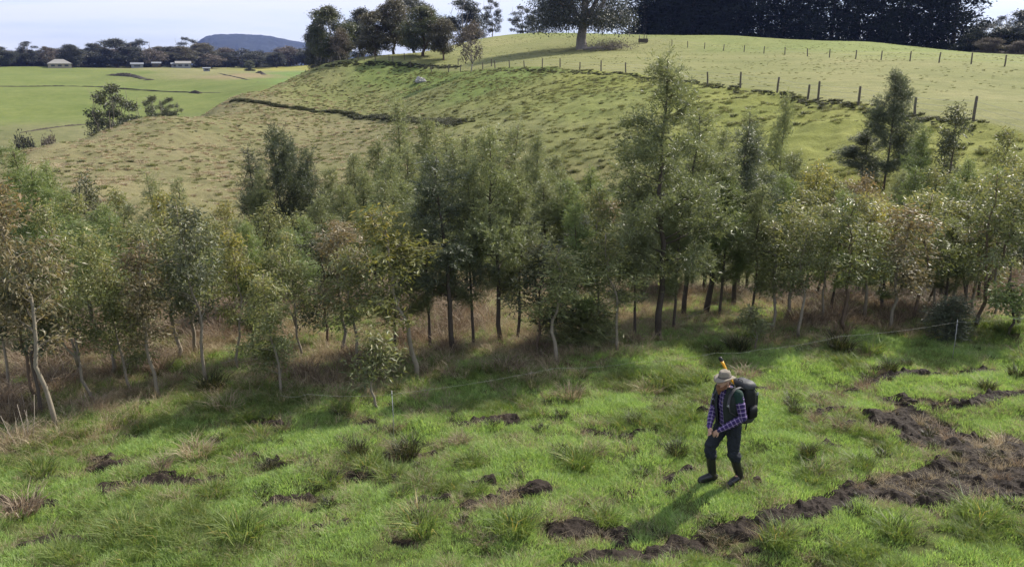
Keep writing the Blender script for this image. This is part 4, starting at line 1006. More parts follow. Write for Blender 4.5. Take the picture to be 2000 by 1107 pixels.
# far ridge: wooded line behind the green paddocks
ridge = [(10, 92, 42, 2, 'gum_dark', 'dark rounded gum at the far left of the ridge'), (64, 80, 38, 4, 'gum_dark', 'flat-topped gum standing clear left of the pale roof'), (62, 98, 45, 5, 'gum', 'low broad tree under the flat-topped gum'), (104, 90, 26, 4, 'bare', 'thin gum rising behind the pale roof'),
 (100, 108, 60, 7, 'bare', 'purplish bare tree behind the pale roof'), (150, 88, 40, 1, 'gum_dark', 'gum at the right end of the pale roof'), (158, 100, 52, 5, 'gum', 'round olive tree in front of the ridge, right of the pale roof'),
 (195, 86, 45, 2, 'gum_dark', 'dark gum left of the biggest ridge tree'), (238, 76, 62, 0, 'gum_dark', 'biggest rounded gum on the ridge'), (282, 75, 42, 6, 'gum_dark', 'pointed gum right of the biggest ridge tree'), (308, 96, 42, 7, 'bare', 'reddish bare tree above the small dark shed'), (340, 92, 50, 1, 'gum_dark', 'gum above the grey farm sheds'),
 (376, 72, 44, 4, 'gum_dark', 'tallest open gum before the blue hill'), (365, 92, 50, 2, 'gum', 'broad gum below the tallest open one'), (405, 84, 50, 3, 'gum', 'gum at the left foot of the blue hill'), (420, 106, 40, 7, 'bare', 'bare tree right of the grey sheds'), (446, 104, 40, 1, 'gum_dark', 'dark small gum under the blue hill'),
 (462, 112, 34, 0, 'gum', 'small gum beside the round clipped-looking bush'), (500, 104, 48, 5, 'gum_dark', 'dark round tree behind the round bush'), (530, 108, 34, 5, 'gum', 'low round tree right of the round bush'), (545, 102, 34, 3, 'gum_dark', 'gum halfway between round bush and crest'), (572, 92, 45, 7, 'bare', 'hazy bare tree against the right flank of the blue hill'),
 (568, 96, 42, 2, 'gum_dark', 'dark gum left of the bright far paddock strip'), (600, 100, 40, 1, 'gum_dark', 'gum just left of the crest trees'), (622, 100, 40, 0, 'gum_dark', 'gum half behind the leftmost crest tree')]
for i, (u, tp, w, var, mt, lab) in enumerate(ridge):
    stand(u, None, tp, w * 1.3, var, mt, lab, 'trees along the far ridge', 'bark_brown', 622 + (i * 37 % 5) * 12)
for i, u in enumerate(list(range(-40, 640, 27))):
    stand(u + (i * 53 % 17), None, 92 + (i * 29 % 13), 60 + i * 17 % 14, (5, 2, 5, 7)[i % 4], ('gum_dark', 'gum', 'bare', 'gum_dark')[i % 4], 'low tree filling the wooded far ridge', 'filler trees along the far ridge', 'bark_brown', 648 + (i * 31 % 4) * 9)
stand(493, 139, 119, 24, 5, 'gum_green', 'round green bush alone at the head of the far paddock', None, 'bark_brown', 560, 'round_bush')


# ------------------------------------------------------------------ blue hill and low range far away
def mountain(name, prof, r, depth, mat, seed):
    """wooded hill: ridge profile given as (u, v) pixels at range r, falling to the plain in front and behind"""
    P = np.array(prof, float)
    us = np.linspace(P[0, 0], P[-1, 0], 420); vs = np.interp(us, P[:, 0], P[:, 1])
    kern = np.ones(9) / 9; vs = np.convolve(np.pad(vs, 4, 'edge'), kern, 'valid')
    ss = np.linspace(-1, 1, 70)
    V = []
    for s_ in ss:
        for u, v in zip(us, vs):
            d = ray(u, v); rr = r + s_ * depth
            h = max(0.0, d[2] * r + CAM_H - 2)
            f = 1 - (abs(s_) ** 1.5)
            x, y = d[0] * rr, d[1] * rr
            V.append((x, y, 0 + h * f, h))
    V = np.array(V); b = (fbm(V[:, 0] / 26, V[:, 1] / 26, seed, 3) - .5) * 13 + (fbm(V[:, 0] / 140, V[:, 1] / 140, seed + 4, 3) - .5) * 26 * np.clip(V[:, 2] / 60, 0, 1) * (np.abs(np.repeat(ss, len(us))) > .08)
    V[:, 2] += b * np.clip(V[:, 2] / 25, 0, 1)
    n = len(us); i = np.arange(len(ss) - 1)[:, None] * n; j = np.arange(n - 1)[None, :]
    q = np.stack([i + j, i + j + 1, i + n + j + 1, i + n + j], -1).reshape(-1, 4)
    me = np_mesh(name, V[:, :3] - np.array([0, 0, 1.0]), q, None, None, True)
    return tag(link(name, me, mat), kind='structure')
M['forest'] = plain('far_forest', (0.020, 0.026, 0.026), 0.95, 0.7, 0.035, 0.0, 0.1)
mountain('mountain', [(330, 122), (380, 88), (398, 72), (425, 67), (470, 66), (520, 69), (545, 74), (575, 80), (620, 88), (680, 100), (800, 122)], 4600, 1000, M['forest'], 140)
mountain('hills', [(-420, 112), (-100, 102), (20, 101), (60, 100), (110, 103), (180, 108), (300, 110), (500, 112), (700, 116)], 5200, 900, M['forest'], 150)

# ------------------------------------------------------------------ fences
def post_mesh(seed, h, r):
    g = np.random.default_rng(seed); b = MB()
    z = np.array([-.25, 0, h * .5, h * .96, h])
    b.tube(np.stack([g.normal(0, .012, 5), g.normal(0, .012, 5), z], 1), np.array([1.08, 1.05, 1.0, .96, .8]) * r, 8)
    return b.mesh('post')
POSTS = [post_mesh(500 + i, 1.3, .085) for i in range(4)]
def fence(name, label, pts, wires, hs=None, group=None):
    """pts: world base points; every post a child, three sagging wires one child"""
    e = empty(name, pts[0], label, 'fence', group)
    P = np.array(pts) - np.array(pts[0]); g = random.Random(len(pts))
    for i, p in enumerate(P):
        o = link('post', POSTS[i % 4], M['post'], e); o.location = p
        o.rotation_euler = (g.uniform(-.07, .07), g.uniform(-.07, .07), g.uniform(0, 6))
        k = hs[i] if hs else 1.0; o.scale = (1.0, 1.0, k)
    for h in wires:
        b = MB(); L = []
        for a, c in zip(P[:-1], P[1:]):
            for s_ in (0, .25, .5, .75): L.append(a * (1 - s_) + c * s_ + np.array([0, 0, h - .05 * math.sin(s_ * math.pi)]))
        L.append(P[-1] + np.array([0, 0, h])); b.tube(np.array(L), .006, 4)
        b.build('wire', M['wire'], e)
    return e
def gp(u, v, r=None, r0=44):
    p = hit(u, v, r0) if r is None else at(u, v, r)
    return np.array([p[0], p[1], gz1(p[0], p[1])])
fl = [gp(u, v, r) for u, v, r in FENCE_PX]
fence('paddock_fence', 'post and wire fence along the top of the tussocky slope', fl, (.45, .8, 1.15), [1.0 + .12 * math.sin(i * 2.1) for i in range(len(fl))])
up_px = [(1230, 72), (1258, 76), (1312, 90), (1343, 93), (1376, 96), (1413, 99), (1453, 102), (1492, 105), (1533, 107), (1577, 110), (1620, 113), (1671, 115.5), (1721, 117), (1777, 120), (1834, 123), (1896, 127), (1962, 131.5), (2040, 136)]
ul = [gp(u, v, None, 95) for u, v in up_px]
fence('crest_fence', 'second fence of small posts crossing the upper olive paddock', ul, (.6, 1.1))
# older posts by the crest trees
ol = [gp(u, v, None, 150) for u, v in [(712, 119), (760, 119), (790, 117), (895, 127), (960, 130)]]
for i in range(5):
    o = tag(link('old_post', POSTS[i % 4], M['post']), 'short old post standing alone among the crest trees', 'post', 'old posts among the crest trees'); o.location = ol[i]
# electric wire at the plantation edge
wp = [(548, 777, .7), (600, 774, .75), (765, 762, .8), (1085, 722, .8), (1240, 708, .8), (1400, 689, .8), (1480, 681, .8), (1640, 660, .8), (1870, 626, .8), (2040, 614, .8)]
ew = []
for u, v, h in wp:
    d = ray(u, v); r = (CAM_H - h) / -d[2]; ew.append(np.array([d[0] * r, d[1] * r, gz1(d[0] * r, d[1] * r)]))
e = empty('wire_fence', ew[0], 'thin white electric wire along the near edge of the plantation', 'fence')
L = []
for (a, c) in zip(ew[:-1], ew[1:]):
    for s_ in np.linspace(0, 1, 6)[:-1]: L.append(a * (1 - s_) + c * s_ + np.array([0, 0, .8 - .04 * math.sin(s_ * math.pi)]) - ew[0])
b = MB(); b.tube(np.array(L), .0014, 5); b.build('wire', M['polywire'], e)
for i in (2, 8):
    b = MB(); p = ew[i] - ew[0]
    b.tube(np.array([p + (0, 0, -.2), p + (.01, 0, .4), p + (.0, 0, .86)]), [.008, .007, .006], 6)
    b.tube(np.array([p + (0, 0, .78), p + (0, 0, .82)]), [.009, .009], 6); b.build('stake', M['wire'], e)

# ------------------------------------------------------------------ farm buildings on the far ridge
M['roof_pale'] = plain('pale_roof', (0.23, 0.22, 0.205), 0.8, .1, 1); M['roof_grey'] = plain('grey_roof', (0.17, 0.18, 0.20), 0.7, .2, 1)
M['wall_cream'] = plain('cream_wall', (0.30, 0.26, 0.21), 0.8, .1, 1); M['wall_grey'] = plain('grey_wall', (0.22, 0.23, 0.25), 0.7, .1, 1); M['glass'] = plain('dark_window', (0.03, 0.035, 0.04), 0.2, .1, 1, 0, .6)
def building(u, v, r, w, d_, h, rh, name, label, cat, wall, roof, hip=False, rz=0.0, nwin=3):
    p = gp(u, v, r); e = empty(name, p, label, cat, None, -math.atan2(p[0], p[1]) + rz)
    b = MB(); b.box((0, 0, h / 2 - .3), (w / 2, d_ / 2, h / 2 + .3)); b.build('wall', wall, e, False)
    o = .5; x, y = w / 2 + o, d_ / 2 + o; k = .35 * w if hip else 0.0
    rx = x - (y if hip else 0)
    v_ = [(-x, -y, h), (x, -y, h), (x, y, h), (-x, y, h), (-rx, 0, h + rh), (rx, 0, h + rh), (-x, -y, h - .15), (x, -y, h - .15), (x, y, h - .15), (-x, y, h - .15)]
    m = np_mesh('roof', v_, [(0, 1, 5, 4), (2, 3, 4, 5), (0, 6, 7, 1), (1, 7, 8, 2), (2, 8, 9, 3), (3, 9, 6, 0), (9, 8, 7, 6)], [(1, 2, 5), (3, 0, 4)])
    link('roof', m, roof, e)
    for i in range(nwin):
        b = MB(); b.box(((i + .5) / nwin * w * .86 - w * .43, -d_ / 2 - .02, h * .55), (w / nwin * .25, .04, h * .2)); b.build('window', M['glass'], e, False)
building(117, 131, 612, 13, 8, 2.7, 2.6, 'farmhouse', 'low farmhouse with wide pale roof on the far ridge', 'house', M['wall_cream'], M['roof_pale'], True)
building(268, 130, 606, 7, 5, 2.3, 1.0, 'shed', 'small pale shed left of the reddish bare tree on the ridge', 'shed', M['wall_grey'], M['roof_grey'], nwin=1)
building(306, 131, 600, 5, 4, 2.6, .9, 'shed', 'small dark shed below the reddish bare tree', 'shed', M['bark_dark'], M['roof_grey'], nwin=1)
building(358, 128, 608, 9, 6, 3.0, 1.4, 'farm_shed', 'grey farm shed with a pale end under the ridge gums', 'shed', M['wall_grey'], M['roof_pale'], nwin=2)
building(343, 129, 610, 5, 5, 2.4, .9, 'farm_shed', 'lower grey shed joined on the left of the pale-ended shed', 'shed', M['wall_grey'], M['roof_grey'], nwin=1)
building(404, 141, 530, 3.6, 2.6, 1.7, .5, 'field_hut', 'tiny grey hut standing out in the far olive paddock', 'hut', M['wall_grey'], M['roof_grey'], nwin=1)

# dark cut bank and hedge line in the far green paddock, hollow by the lone bush
M['earth'] = plain('dark_bank_earth', (0.05, 0.042, 0.03), 0.95, .4, .6)
def low_bank(pts, w, h, name, label, cat, mat, seed):
    P = np.array([gp(u, v, None, 260) for u, v in pts]); L = np.linspace(0, len(P) - 1, 60)
    C = np.stack([np.interp(L, np.arange(len(P)), P[:, k]) for k in range(3)], 1); g = np.random.default_rng(seed)
    sec = np.array([(-1, -.3), (-.6, .5), (-.1, 1.0), (.5, .6), (1, -.3)]); V = []
    for i, c in enumerate(C):
        t = C[min(i + 1, 59)] - C[max(i - 1, 0)]; nrm = np.array([-t[1], t[0], 0]); nrm /= np.linalg.norm(nrm); k = math.sin(math.pi * (i + .3) / 60) ** .5 * g.uniform(.6, 1.2)
        for a, z in sec: V.append(c + nrm * a * w * g.uniform(.8, 1.2) + np.array([0, 0, z * h * k]))
    i = np.arange(59)[:, None] * 5; j = np.arange(4)[None]
    q = np.stack([i + j, i + j + 1, i + 6 + j, i + 5 + j], -1).reshape(-1, 4)
    return tag(link(name, np_mesh(name, V, q), mat), label, cat)
low_bank([(215, 147), (240, 149), (255, 152), (285, 156)], 2.4, 1.5, 'earth_bank', 'dark eroded cut bank in the bright green far paddock', 'bank', M['earth'], 1)
low_bank([(280, 158), (302, 157.5)], 1.0, .6, 'earth_bank', 'small dark scar right of the eroded cut bank', 'bank', M['earth'], 2)
low_bank([(-60, 170), (50, 171), (105, 172), (190, 174), (330, 178), (430, 180)], .4, .42, 'field_hedge', 'thin dark line of rough growth across the far green paddock', 'hedge', M['earth'], 3)
low_bank([(372, 179), (392, 181)], 1.0, 1.0, 'low_scrub', 'small dark clump on the line across the far green paddock', 'shrub', M['earth'], 4)
low_bank([(40, 265), (90, 259), (140, 254), (175, 250)], .4, .4, 'field_hedge', 'broken dark line at the bottom edge of the far green paddock', 'hedge', M['earth'], 5)
low_bank([(425, 146), (460, 150), (505, 158)], .5, .35, 'field_hedge', 'short dark line between green paddock and brown patch', 'hedge', M['earth'], 6)
low_bank([(503, 143), (516, 147)], 1.6, 1.4, 'low_scrub', 'low dark scrub right of the round bush', 'shrub', M['earth'], 7)

# pale boulder on the slope, trough and fallen branch in the upper paddock
M['rock'] = plain('pale_rock', (0.30, 0.29, 0.28), 0.9, .35, 2.5, .6)
p = gp(819, 160, None, 100)
b = MB(); b.ball((0, 0, .35), (.95, .7, .6), 18); vv = b.v[0]; vv += (np.stack([fbm(vv[:, 1] * 2.2 + 5, vv[:, 2] * 2.2, 160, 3), fbm(vv[:, 0] * 2.2, vv[:, 2] * 2.2 + 7, 161, 3), fbm(vv[:, 0] * 2.2, vv[:, 1] * 2.2, 162, 3)], 1) - .5) * .75
b.ball((1.05, -.1, .1), (.32, .28, .3), 10)
o = tag(b.build('boulder', M['rock'], None, False), 'pale grey boulder on the shaded green slope below the crest trees', 'rock'); o.location = p
p = gp(1256, 84, None, 120); e = empty('feed_trough', p, 'small dark wooden feed trough with two posts in the upper paddock', 'trough', None, .1)
b = MB(); b.box((0, -.45, .55), (1.0, .05, .4)); b.box((0, .45, .55), (1.0, .05, .4)); b.box((-.95, 0, .55), (.05, .4, .4)); b.box((.95, 0, .55), (.05, .4, .4)); b.box((0, 0, .2), (.9, .4, .04)); b.build('basin', M['bark_dark'], e, False)
for sx in (-.75, .95):
    b = MB(); b.tube(np.array([(sx, .56, -.1), (sx, .56, 1.7)]), [.09, .08], 8); b.build('upright', M['post'], e)
p = gp(1190, 99, None, 120); e = empty('fallen_branch', p, 'heap of fallen grey branches beside the giant tree', 'branch')
g = np.random.default_rng(170); b = MB()
for i in range(70):
    a = g.uniform(0, 6.28); q0 = np.array([g.normal(0, 2.0), g.normal(0, 1.2), g.uniform(0, .6)]); dd = np.array([math.cos(a), math.sin(a) * .6, g.uniform(-.1, .9)]); ln = g.uniform(1.2, 3.6)
    s_ = np.linspace(0, 1, 5)[:, None]; b.tube(q0 + dd * ln * s_ - np.array([0, 0, 1]) * s_ ** 2 * ln * .35 + g.normal(0, .08, (5, 3)), np.linspace(.05, .012, 5), 4, False)
b.tube(np.array([(-5.5, 0, .3), (-2.5, .2, .5), (0, 0, .7), (2.5, -.2, .8)]), [.3, .24, .16, .06], 7); b.build('limbs', M['bark_gum'], e)
Pn = g.normal(0, 1, (1500, 3)) * np.array([2.4, 1.4, .55]) + np.array([0.4, 0, 1.0]); Pn[:, 2] = np.abs(Pn[:, 2])
link('twigs', leaves_mesh('twigs', Pn, unit(g.normal(0, 1, (1500, 3))), g.normal(0, 1, (1500, 3)), g.uniform(.3, .7, 1500), np.full(1500, .08), g.uniform(0, 1, 1500), np.zeros(1500)), M['bare'], e)

# ------------------------------------------------------------------ single tussocks in the trodden paddock
TUS = {'g': ('lush', [tuft_mesh('tussock', 600 + i, 260, .20, .18, .42, .011, .85, .05, (-.1, 0)) for i in range(3)]),
       'd': ('rush', [tuft_mesh('tussock', 610 + i, 260, .15, .20, .42, .009, .65, .12) for i in range(3)]),
       'b': ('bracken', [tuft_mesh('tussock', 620 + i, 240, .20, .12, .36, .010, 1.0, .25) for i in range(3)]),
       's': ('dry', [tuft_mesh('tussock', 630 + i, 220, .20, .15, .40, .009, .9, .3) for i in range(3)])}
tk = [(640, 940, 55, 'g', 'dark green tussock beside a brown scrape, left of centre'), (524, 915, 42, 'd', 'small dark tussock left of a bare scrape'), (1002, 1045, 85, 'g', 'big dark green tussock in the foreground below centre'), (930, 970, 44, 'g', 'small round green tussock above the big foreground one'),
 (1130, 900, 66, 'g', 'green tussock in the open centre of the paddock'), (1112, 765, 55, 's', 'grey-green tussock just in front of the wire'), (716, 915, 52, 'g', 'round green tussock below the dark trodden one'), (768, 930, 60, 'g', 'loose green tussock below the trampled scrape'), (1238, 828, 36, 'd', 'small dark tussock left of the walking man'),
 (1322, 882, 52, 'd', 'flattened dark tussock by the man\'s elbow side'), (1551, 806, 34, 'd', 'dark tussock right of the backpack'), (1546, 786, 34, 'd', 'dark tussock nearest the backpack bottom'), (1735, 735, 38, 'd', 'upright brown-green tussock on the upper mud strip'), (1768, 720, 30, 'd', 'small dark tussock right of the upright one'),
 (1688, 752, 40, 'b', 'brown tussock at the left end of the upper mud strip'), (1924, 768, 38, 'd', 'dark tussock above the churned mud at right'), (1988, 738, 48, 'd', 'dark tussock at the right edge beside the wire'), (1556, 755, 38, 'b', 'round brown tussock up right of the man\'s hat'), (1264, 757, 48, 's', 'grey-green tussock left of the man\'s hat'),
 (1460, 728, 44, 'b', 'pale twiggy tussock directly behind the backpack'), (1576, 900, 42, 'd', 'dark tussock level with the man\'s knees'), (1586, 940, 60, 'g', 'wide grey-green tussock right of the man\'s boots'), (1914, 1012, 80, 'g', 'large pale green tussock on the near side of the mud'), (1440, 682, 52, 'd', 'black-green tussock touching the wire, right one of a pair'),
 (1394, 686, 40, 'd', 'black-green tussock touching the wire, left one of a pair'), (1680, 920, 50, 'g', 'green tussock at the left tip of the churned mud'), (40, 998, 80, 'b', 'brown tussock with a dark side near the left edge'), (322, 892, 40, 'b', 'brown tussock with a cut face in the left foreground'), (384, 882, 66, 's', 'wide dry tussock right of the brown cut one'),
 (474, 893, 42, 'b', 'flat brown tussock at a scrape left of centre'), (698, 890, 54, 'd', 'dark trodden tussock left of a mud scrape'), (795, 882, 66, 'd', 'black overhanging tussock above a mud scrape'), (900, 856, 38, 'b', 'rusty brown tussock near the small scrapes'), (866, 862, 30, 'b', 'smaller rusty tussock left of another'), (1304, 804, 36, 'b', 'brown tussock on the cattle track behind the man'),
 (470, 1050, 90, 'g', 'long dark green tussock in the left foreground'), (240, 1040, 76, 'g', 'broad green tussock in the left foreground corner'), (66, 876, 44, 'b', 'brown tussock with dead stalks left of the pale trunk'), (20, 866, 70, 's', 'heap of dead grass at the left edge'), (236, 826, 44, 'b', 'round brown tussock right of the pale curved trunk'),
 (412, 752, 66, 'd', 'black tussock at the foot of the tall pale-trunked eucalypt'), (440, 790, 60, 's', 'dry tussock below the tall pale-trunked eucalypt'), (990, 722, 60, 'b', 'dark brown mound under the middle wattles'), (1640, 690, 60, 'd', 'dark spreading tussock by the wire, right of centre'), (1700, 690, 50, 'g', 'dark green tussock in front of the leaning eucalypts'), (920, 905, 50, 'g', 'green tussock in the middle of the paddock'),
 (420, 960, 60, 'g', 'green tussock on the left paddock'), (1180, 1010, 60, 'g', 'tussock left of the man\'s shadow'), (820, 1040, 80, 'g', 'dense green tussock in the bottom centre'), (1520, 1060, 70, 'g', 'green tussock on the near side of the mud track'), (1750, 1050, 70, 'g', 'green tussock below the mud track at right'), (1860, 860, 40, 'b', 'brown clod-like tussock in the churned mud'), (1960, 860, 44, 's', 'straw tussock inside the churned mud'), (80, 930, 60, 'g', 'green tussock near the left edge')]
tc = {}
for (u, v, w, k, lab) in tk:
    p = hit(u, v + 4, 7); i = tc.get(k, 0); tc[k] = i + 1; mt, ms = TUS[k]
    o = tag(link('grass_tussock', ms[i % 3], M[mt]), lab, 'tussock', 'single tussocks in the near paddock')
    sc_ = 1.0 * w / FPX * (p[1] * CP - (p[2] - CAM_H) * SP) / .50
    o.location = p - np.array([0, 0, .03]); o.rotation_euler = (0, 0, u * 1.7 % 6.28); o.scale = (sc_, sc_, sc_ * (1.0 if k != 'd' else 1.1))
# dead stalks standing and a fallen stick or two
M['stick'] = plain('dead_stick', (0.34, 0.29, 0.23), 0.85, .2, 8)
for n_, (u, v, du, dv, h, lab) in enumerate([(65, 868, 12, 0, .75, 'dead upright stalks at the left edge'), (480, 715, 24, 0, .2, 'fallen pale twig under the left trees'), (1360, 622, 30, 0, .25, 'fallen pale stick left of the short wattle trunk'), (1690, 600, 50, 0, .3, 'pale dead branch lying under the coppery-topped eucalypt')]):
    p = hit(u, v, 7); b = MB(); g = np.random.default_rng(700 + n_)
    for i in range(5 if n_ == 0 else 3):
        if n_ == 0: q0 = np.array([g.normal(0, .1), g.normal(0, .1), -.03]); q1 = q0 + np.array([g.normal(0, .12), g.normal(0, .1), h * g.uniform(.6, 1.1)])
        else: q0 = np.array([-.5 + .3 * i, g.normal(0, .05), .06]); q1 = q0 + np.array([.7, g.normal(0, .2), h * g.uniform(.1, 1)])
        b.tube(np.array([q0, (q0 + q1) / 2 + g.normal(0, .03, 3), q1]), [.007, .005, .003], 5)
    o = tag(b.build('dead_stalks' if n_ == 0 else 'fallen_stick', M['stick']), lab, 'stick'); o.location = p


# ------------------------------------------------------------------ the walking man
def fuse(mb, name, voxel, smooth=3):
    """one continuous skin grown over the collected limbs"""
    o = bpy.data.objects.new('tmp', mb.mesh('tmp')); COL.objects.link(o)
    rm = o.modifiers.new('r', 'REMESH'); rm.mode = 'VOXEL'; rm.voxel_size = voxel
    sm = o.modifiers.new('s', 'SMOOTH'); sm.iterations = smooth; sm.factor = .5
    dg = bpy.context.evaluated_depsgraph_get(); me = bpy.data.meshes.new_from_object(o.evaluated_get(dg))
    bpy.data.objects.remove(o); me.name = name; me.materials.clear()
    for p in me.polygons: p.use_smooth = True
    return me
V3 = lambda *a: np.array(a, float)
def creases(me, amp, fine, seed):
    """cloth folds: push the surface along its normals with folded noise"""
    n = len(me.vertices); c = np.empty(n * 3, np.float32); me.vertices.foreach_get('co', c); c = c.reshape(-1, 3)
    nr = np.empty(n * 3, np.float32); me.vertices.foreach_get('normal', nr); nr = nr.reshape(-1, 3)
    a = c[:, 0] * 1.0 + c[:, 1] * .8; f = fbm(a * fine + c[:, 2] * 4, c[:, 2] * fine * 1.7 - a * 5, seed, 3)
    c = c + nr * (amp * (1 - np.abs(f - .5) * 5).clip(-1, 1))[:, None]
    me.vertices.foreach_set('co', c.astype(np.float32).ravel()); me.update(); return me
M['skin'] = plain('skin', (0.42, 0.25, 0.18), 0.55, .12, 14)
M['beard'] = plain('beard_hair', (0.16, 0.075, 0.035), 0.8, .4, 40, .6)
M['hat'] = plain('hat_felt', (0.20, 0.175, 0.14), 0.85, .25, 20, .2)
M['hatband'] = plain('hat_band', (0.06, 0.05, 0.045), 0.8, .1, 20)
M['vest'] = plain('vest_fleece', (0.022, 0.027, 0.025), 0.95, .3, 30, .4)
M['green'] = plain('shirt_shoulder_green', (0.010, 0.030, 0.022), 0.85, .2, 20)
M['trouser'] = plain('work_trousers', (0.016, 0.019, 0.026), 0.85, .35, 16, .5)
M['boot'] = plain('rubber_boots', (0.012, 0.012, 0.013), 0.32, .2, 10, 0, .5)
M['pack'] = plain('pack_nylon', (0.008, 0.008, 0.009), 0.6, .3, 18, .3)
M['packgrey'] = plain('pack_grey_nylon', (0.045, 0.045, 0.048), 0.6, .2, 18, .3)
M['webbing'] = plain('pack_webbing', (0.05, 0.05, 0.055), 0.7, .2, 30)
M['buckle'] = plain('pack_buckle', (0.30, 0.30, 0.31), 0.4, .1, 30)
M['yellow'] = plain('yellow_handle', (0.62, 0.30, 0.015), 0.4, .1, 10)
M['blacktip'] = plain('black_grip', (0.012, 0.012, 0.012), 0.5, .1, 10)
def plaid_mat():
    m, nt, out = new_mat('purple_check_shirt')
    def band(k, w, off=0.0, sc=.062):
        f = mth(nt, 'FRACT', mth(nt, 'ADD', mth(nt, 'DIVIDE', attr(nt, k), sc), off)); return mth(nt, 'LESS_THAN', f, w)
    c = mixc(nt, mth(nt, 'MULTIPLY', band('pu', .5), .8), (0.085, 0.032, 0.17), (0.016, 0.014, 0.05))
    c = mixc(nt, mth(nt, 'MULTIPLY', band('pv', .48), .6), c, (0.03, 0.022, 0.085))
    for k in ('pu', 'pv'): c = mixc(nt, mth(nt, 'MULTIPLY', band(k, .13, .28), .42), c, (0.50, 0.46, 0.56))
    bs = nt.nodes.new('ShaderNodeBsdfPrincipled'); nt.links.new(c, bs.inputs['Base Color']); bs.inputs['Roughness'].default_value = .85; bs.inputs['Specular IOR Level'].default_value = .2
    nt.links.new(bs.outputs[0], out.inputs['Surface']); return m
M['plaid'] = plaid_mat()

man_p = hit(1414, 957, 7)
man_z = gz1(man_p[0], man_p[1])
man = empty('person', (man_p[0], man_p[1], man_z + .02), 'man in wide hat, dark vest and purple check shirt walking across the grass', 'person', None, R(120))
man.scale = (.96, .96, .96)
# joints: x to his right, y forward, z up
HIP = {1: V3(.095, .01, .91), -1: V3(-.095, -.01, .91)}
KNEE = {1: V3(.125, .21, .50), -1: V3(-.115, -.03, .49)}
ANK = {1: V3(.125, .15, .09), -1: V3(-.12, -.16, .10)}
TOE = {1: V3(.15, .345, .035), -1: V3(-.15, .035, .03)}
SHO = {1: V3(.185, .05, 1.42), -1: V3(-.185, .03, 1.42)}
ELB = {1: V3(.235, .10, 1.12), -1: V3(-.285, .02, 1.12)}
WRI = {1: V3(.055, .33, .92), -1: V3(-.10, .28, .91)}
HEAD = V3(0, .15, 1.60)
def hand(b, w, side):
    """palm with four fingers of different length curling down and a thumb leaving the side of the palm"""
    d = unit(V3(-side * .55, .35, -.62)); n = unit(np.cross(d, V3(side * .2, .9, .4))); q = unit(np.cross(n, d))
    c = w + d * .055
    b.limb([w - d * .01, w + d * .04, w + d * .095], [.027, .036, .034], 10, .62, n)
    for i, (o, l) in enumerate([(-.030, .066), (-.010, .076), (.011, .070), (.031, .055)]):
        k0 = w + d * .092 + n * o; k1 = k0 + unit(d + q * side * .25) * l * .5; k2 = k1 + unit(d * .6 + q * side * .9) * l * .42
        b.limb([k0, k1, k2], [.0105, .0098, .0082], 8)
    t0 = w + d * .035 - n * .026; t1 = t0 + unit(d * .7 - n * .8) * .036; t2 = t1 + unit(d - n * .15 + q * side * .3) * .03
    b.limb([t0, t1, t2], [.0135, .0115, .009], 8)
b = MB()
b.limb([V3(0, 0, .93), V3(0, .0, 1.06), V3(0, .03, 1.25), V3(0, .045, 1.38)], [.125, .115, .135, .125], 16, [1.25, 1.2, 1.25, 1.2], V3(0, 1, 0))
b.limb([V3(0, .05, 1.40), V3(0, .085, 1.50), V3(0, .12, 1.55)], [.062, .056, .056], 12)
# head: skull, jaw, nose, brow, ears
b.ball(HEAD + (0, -.005, .035), (.076, .095, .095), 18); b.limb([HEAD + (0, .03, .02), HEAD + (0, .05, -.06), HEAD + (0, .06, -.085)], [.07, .056, .036], 14)
b.limb([HEAD + (0, .092, .035), HEAD + (0, .115, -.005)], [.010, .017], 8); b.limb([HEAD + (-.045, .08, .045), HEAD + (0, .092, .045), HEAD + (.045, .08, .045)], [.012, .013, .012], 8)
for sd in (1, -1):
    b.ball(HEAD + (sd * .078, -.005, .005), (.012, .022, .032), 10); b.ball(HEAD + (sd * .042, .075, -.005), (.022, .016, .018), 8)
    b.limb([SHO[sd], (SHO[sd] + ELB[sd]) / 2, ELB[sd]], [.058, .050, .041], 12); b.limb([ELB[sd], ELB[sd] * .6 + WRI[sd] * .4, WRI[sd]], [.041, .038, .026], 12)
    b.limb([SHO[sd] * V3(.45, 1, 1), SHO[sd]], [.07, .06], 12); hand(b, WRI[sd], sd)
    b.limb([HIP[sd], (HIP[sd] + KNEE[sd]) / 2, KNEE[sd]], [.085, .075, .055], 12); b.limb([KNEE[sd], KNEE[sd] * .6 + ANK[sd] * .4, ANK[sd]], [.050, .050, .030], 12); b.limb([ANK[sd], (ANK[sd] + TOE[sd]) / 2, TOE[sd]], [.030, .026, .016], 10)
body = link('body', fuse(b, 'body', .0065, 2), M['skin'], man)
eyes = MB()
for sd in (1, -1): eyes.ball(HEAD + (sd * .032, .083, .028), (.012, .008, .008), 10)
eyes.build('eyes', M['blacktip'], man)
b = MB(); b.limb([HEAD + (-.066, .02, -.03), HEAD + (-.05, .07, -.075), HEAD + (0, .092, -.095), HEAD + (.05, .07, -.075), HEAD + (.066, .02, -.03)], [.018, .030, .042, .030, .018], 10)
b.limb([HEAD + (0, .085, -.085), HEAD + (0, .082, -.15)], [.042, .024], 10); b.limb([HEAD + (-.03, .105, -.032), HEAD + (0, .116, -.028), HEAD + (.03, .105, -.032)], [.009, .012, .009], 8)
link('beard', fuse(b, 'beard', .007, 1), M['beard'], man)
b = MB(); b.limb([HEAD + (-.06, -.05, -.01), HEAD + (0, -.088, -.015), HEAD + (.06, -.05, -.01)], [.028, .03, .028], 10); b.build('hair', M['beard'], man)
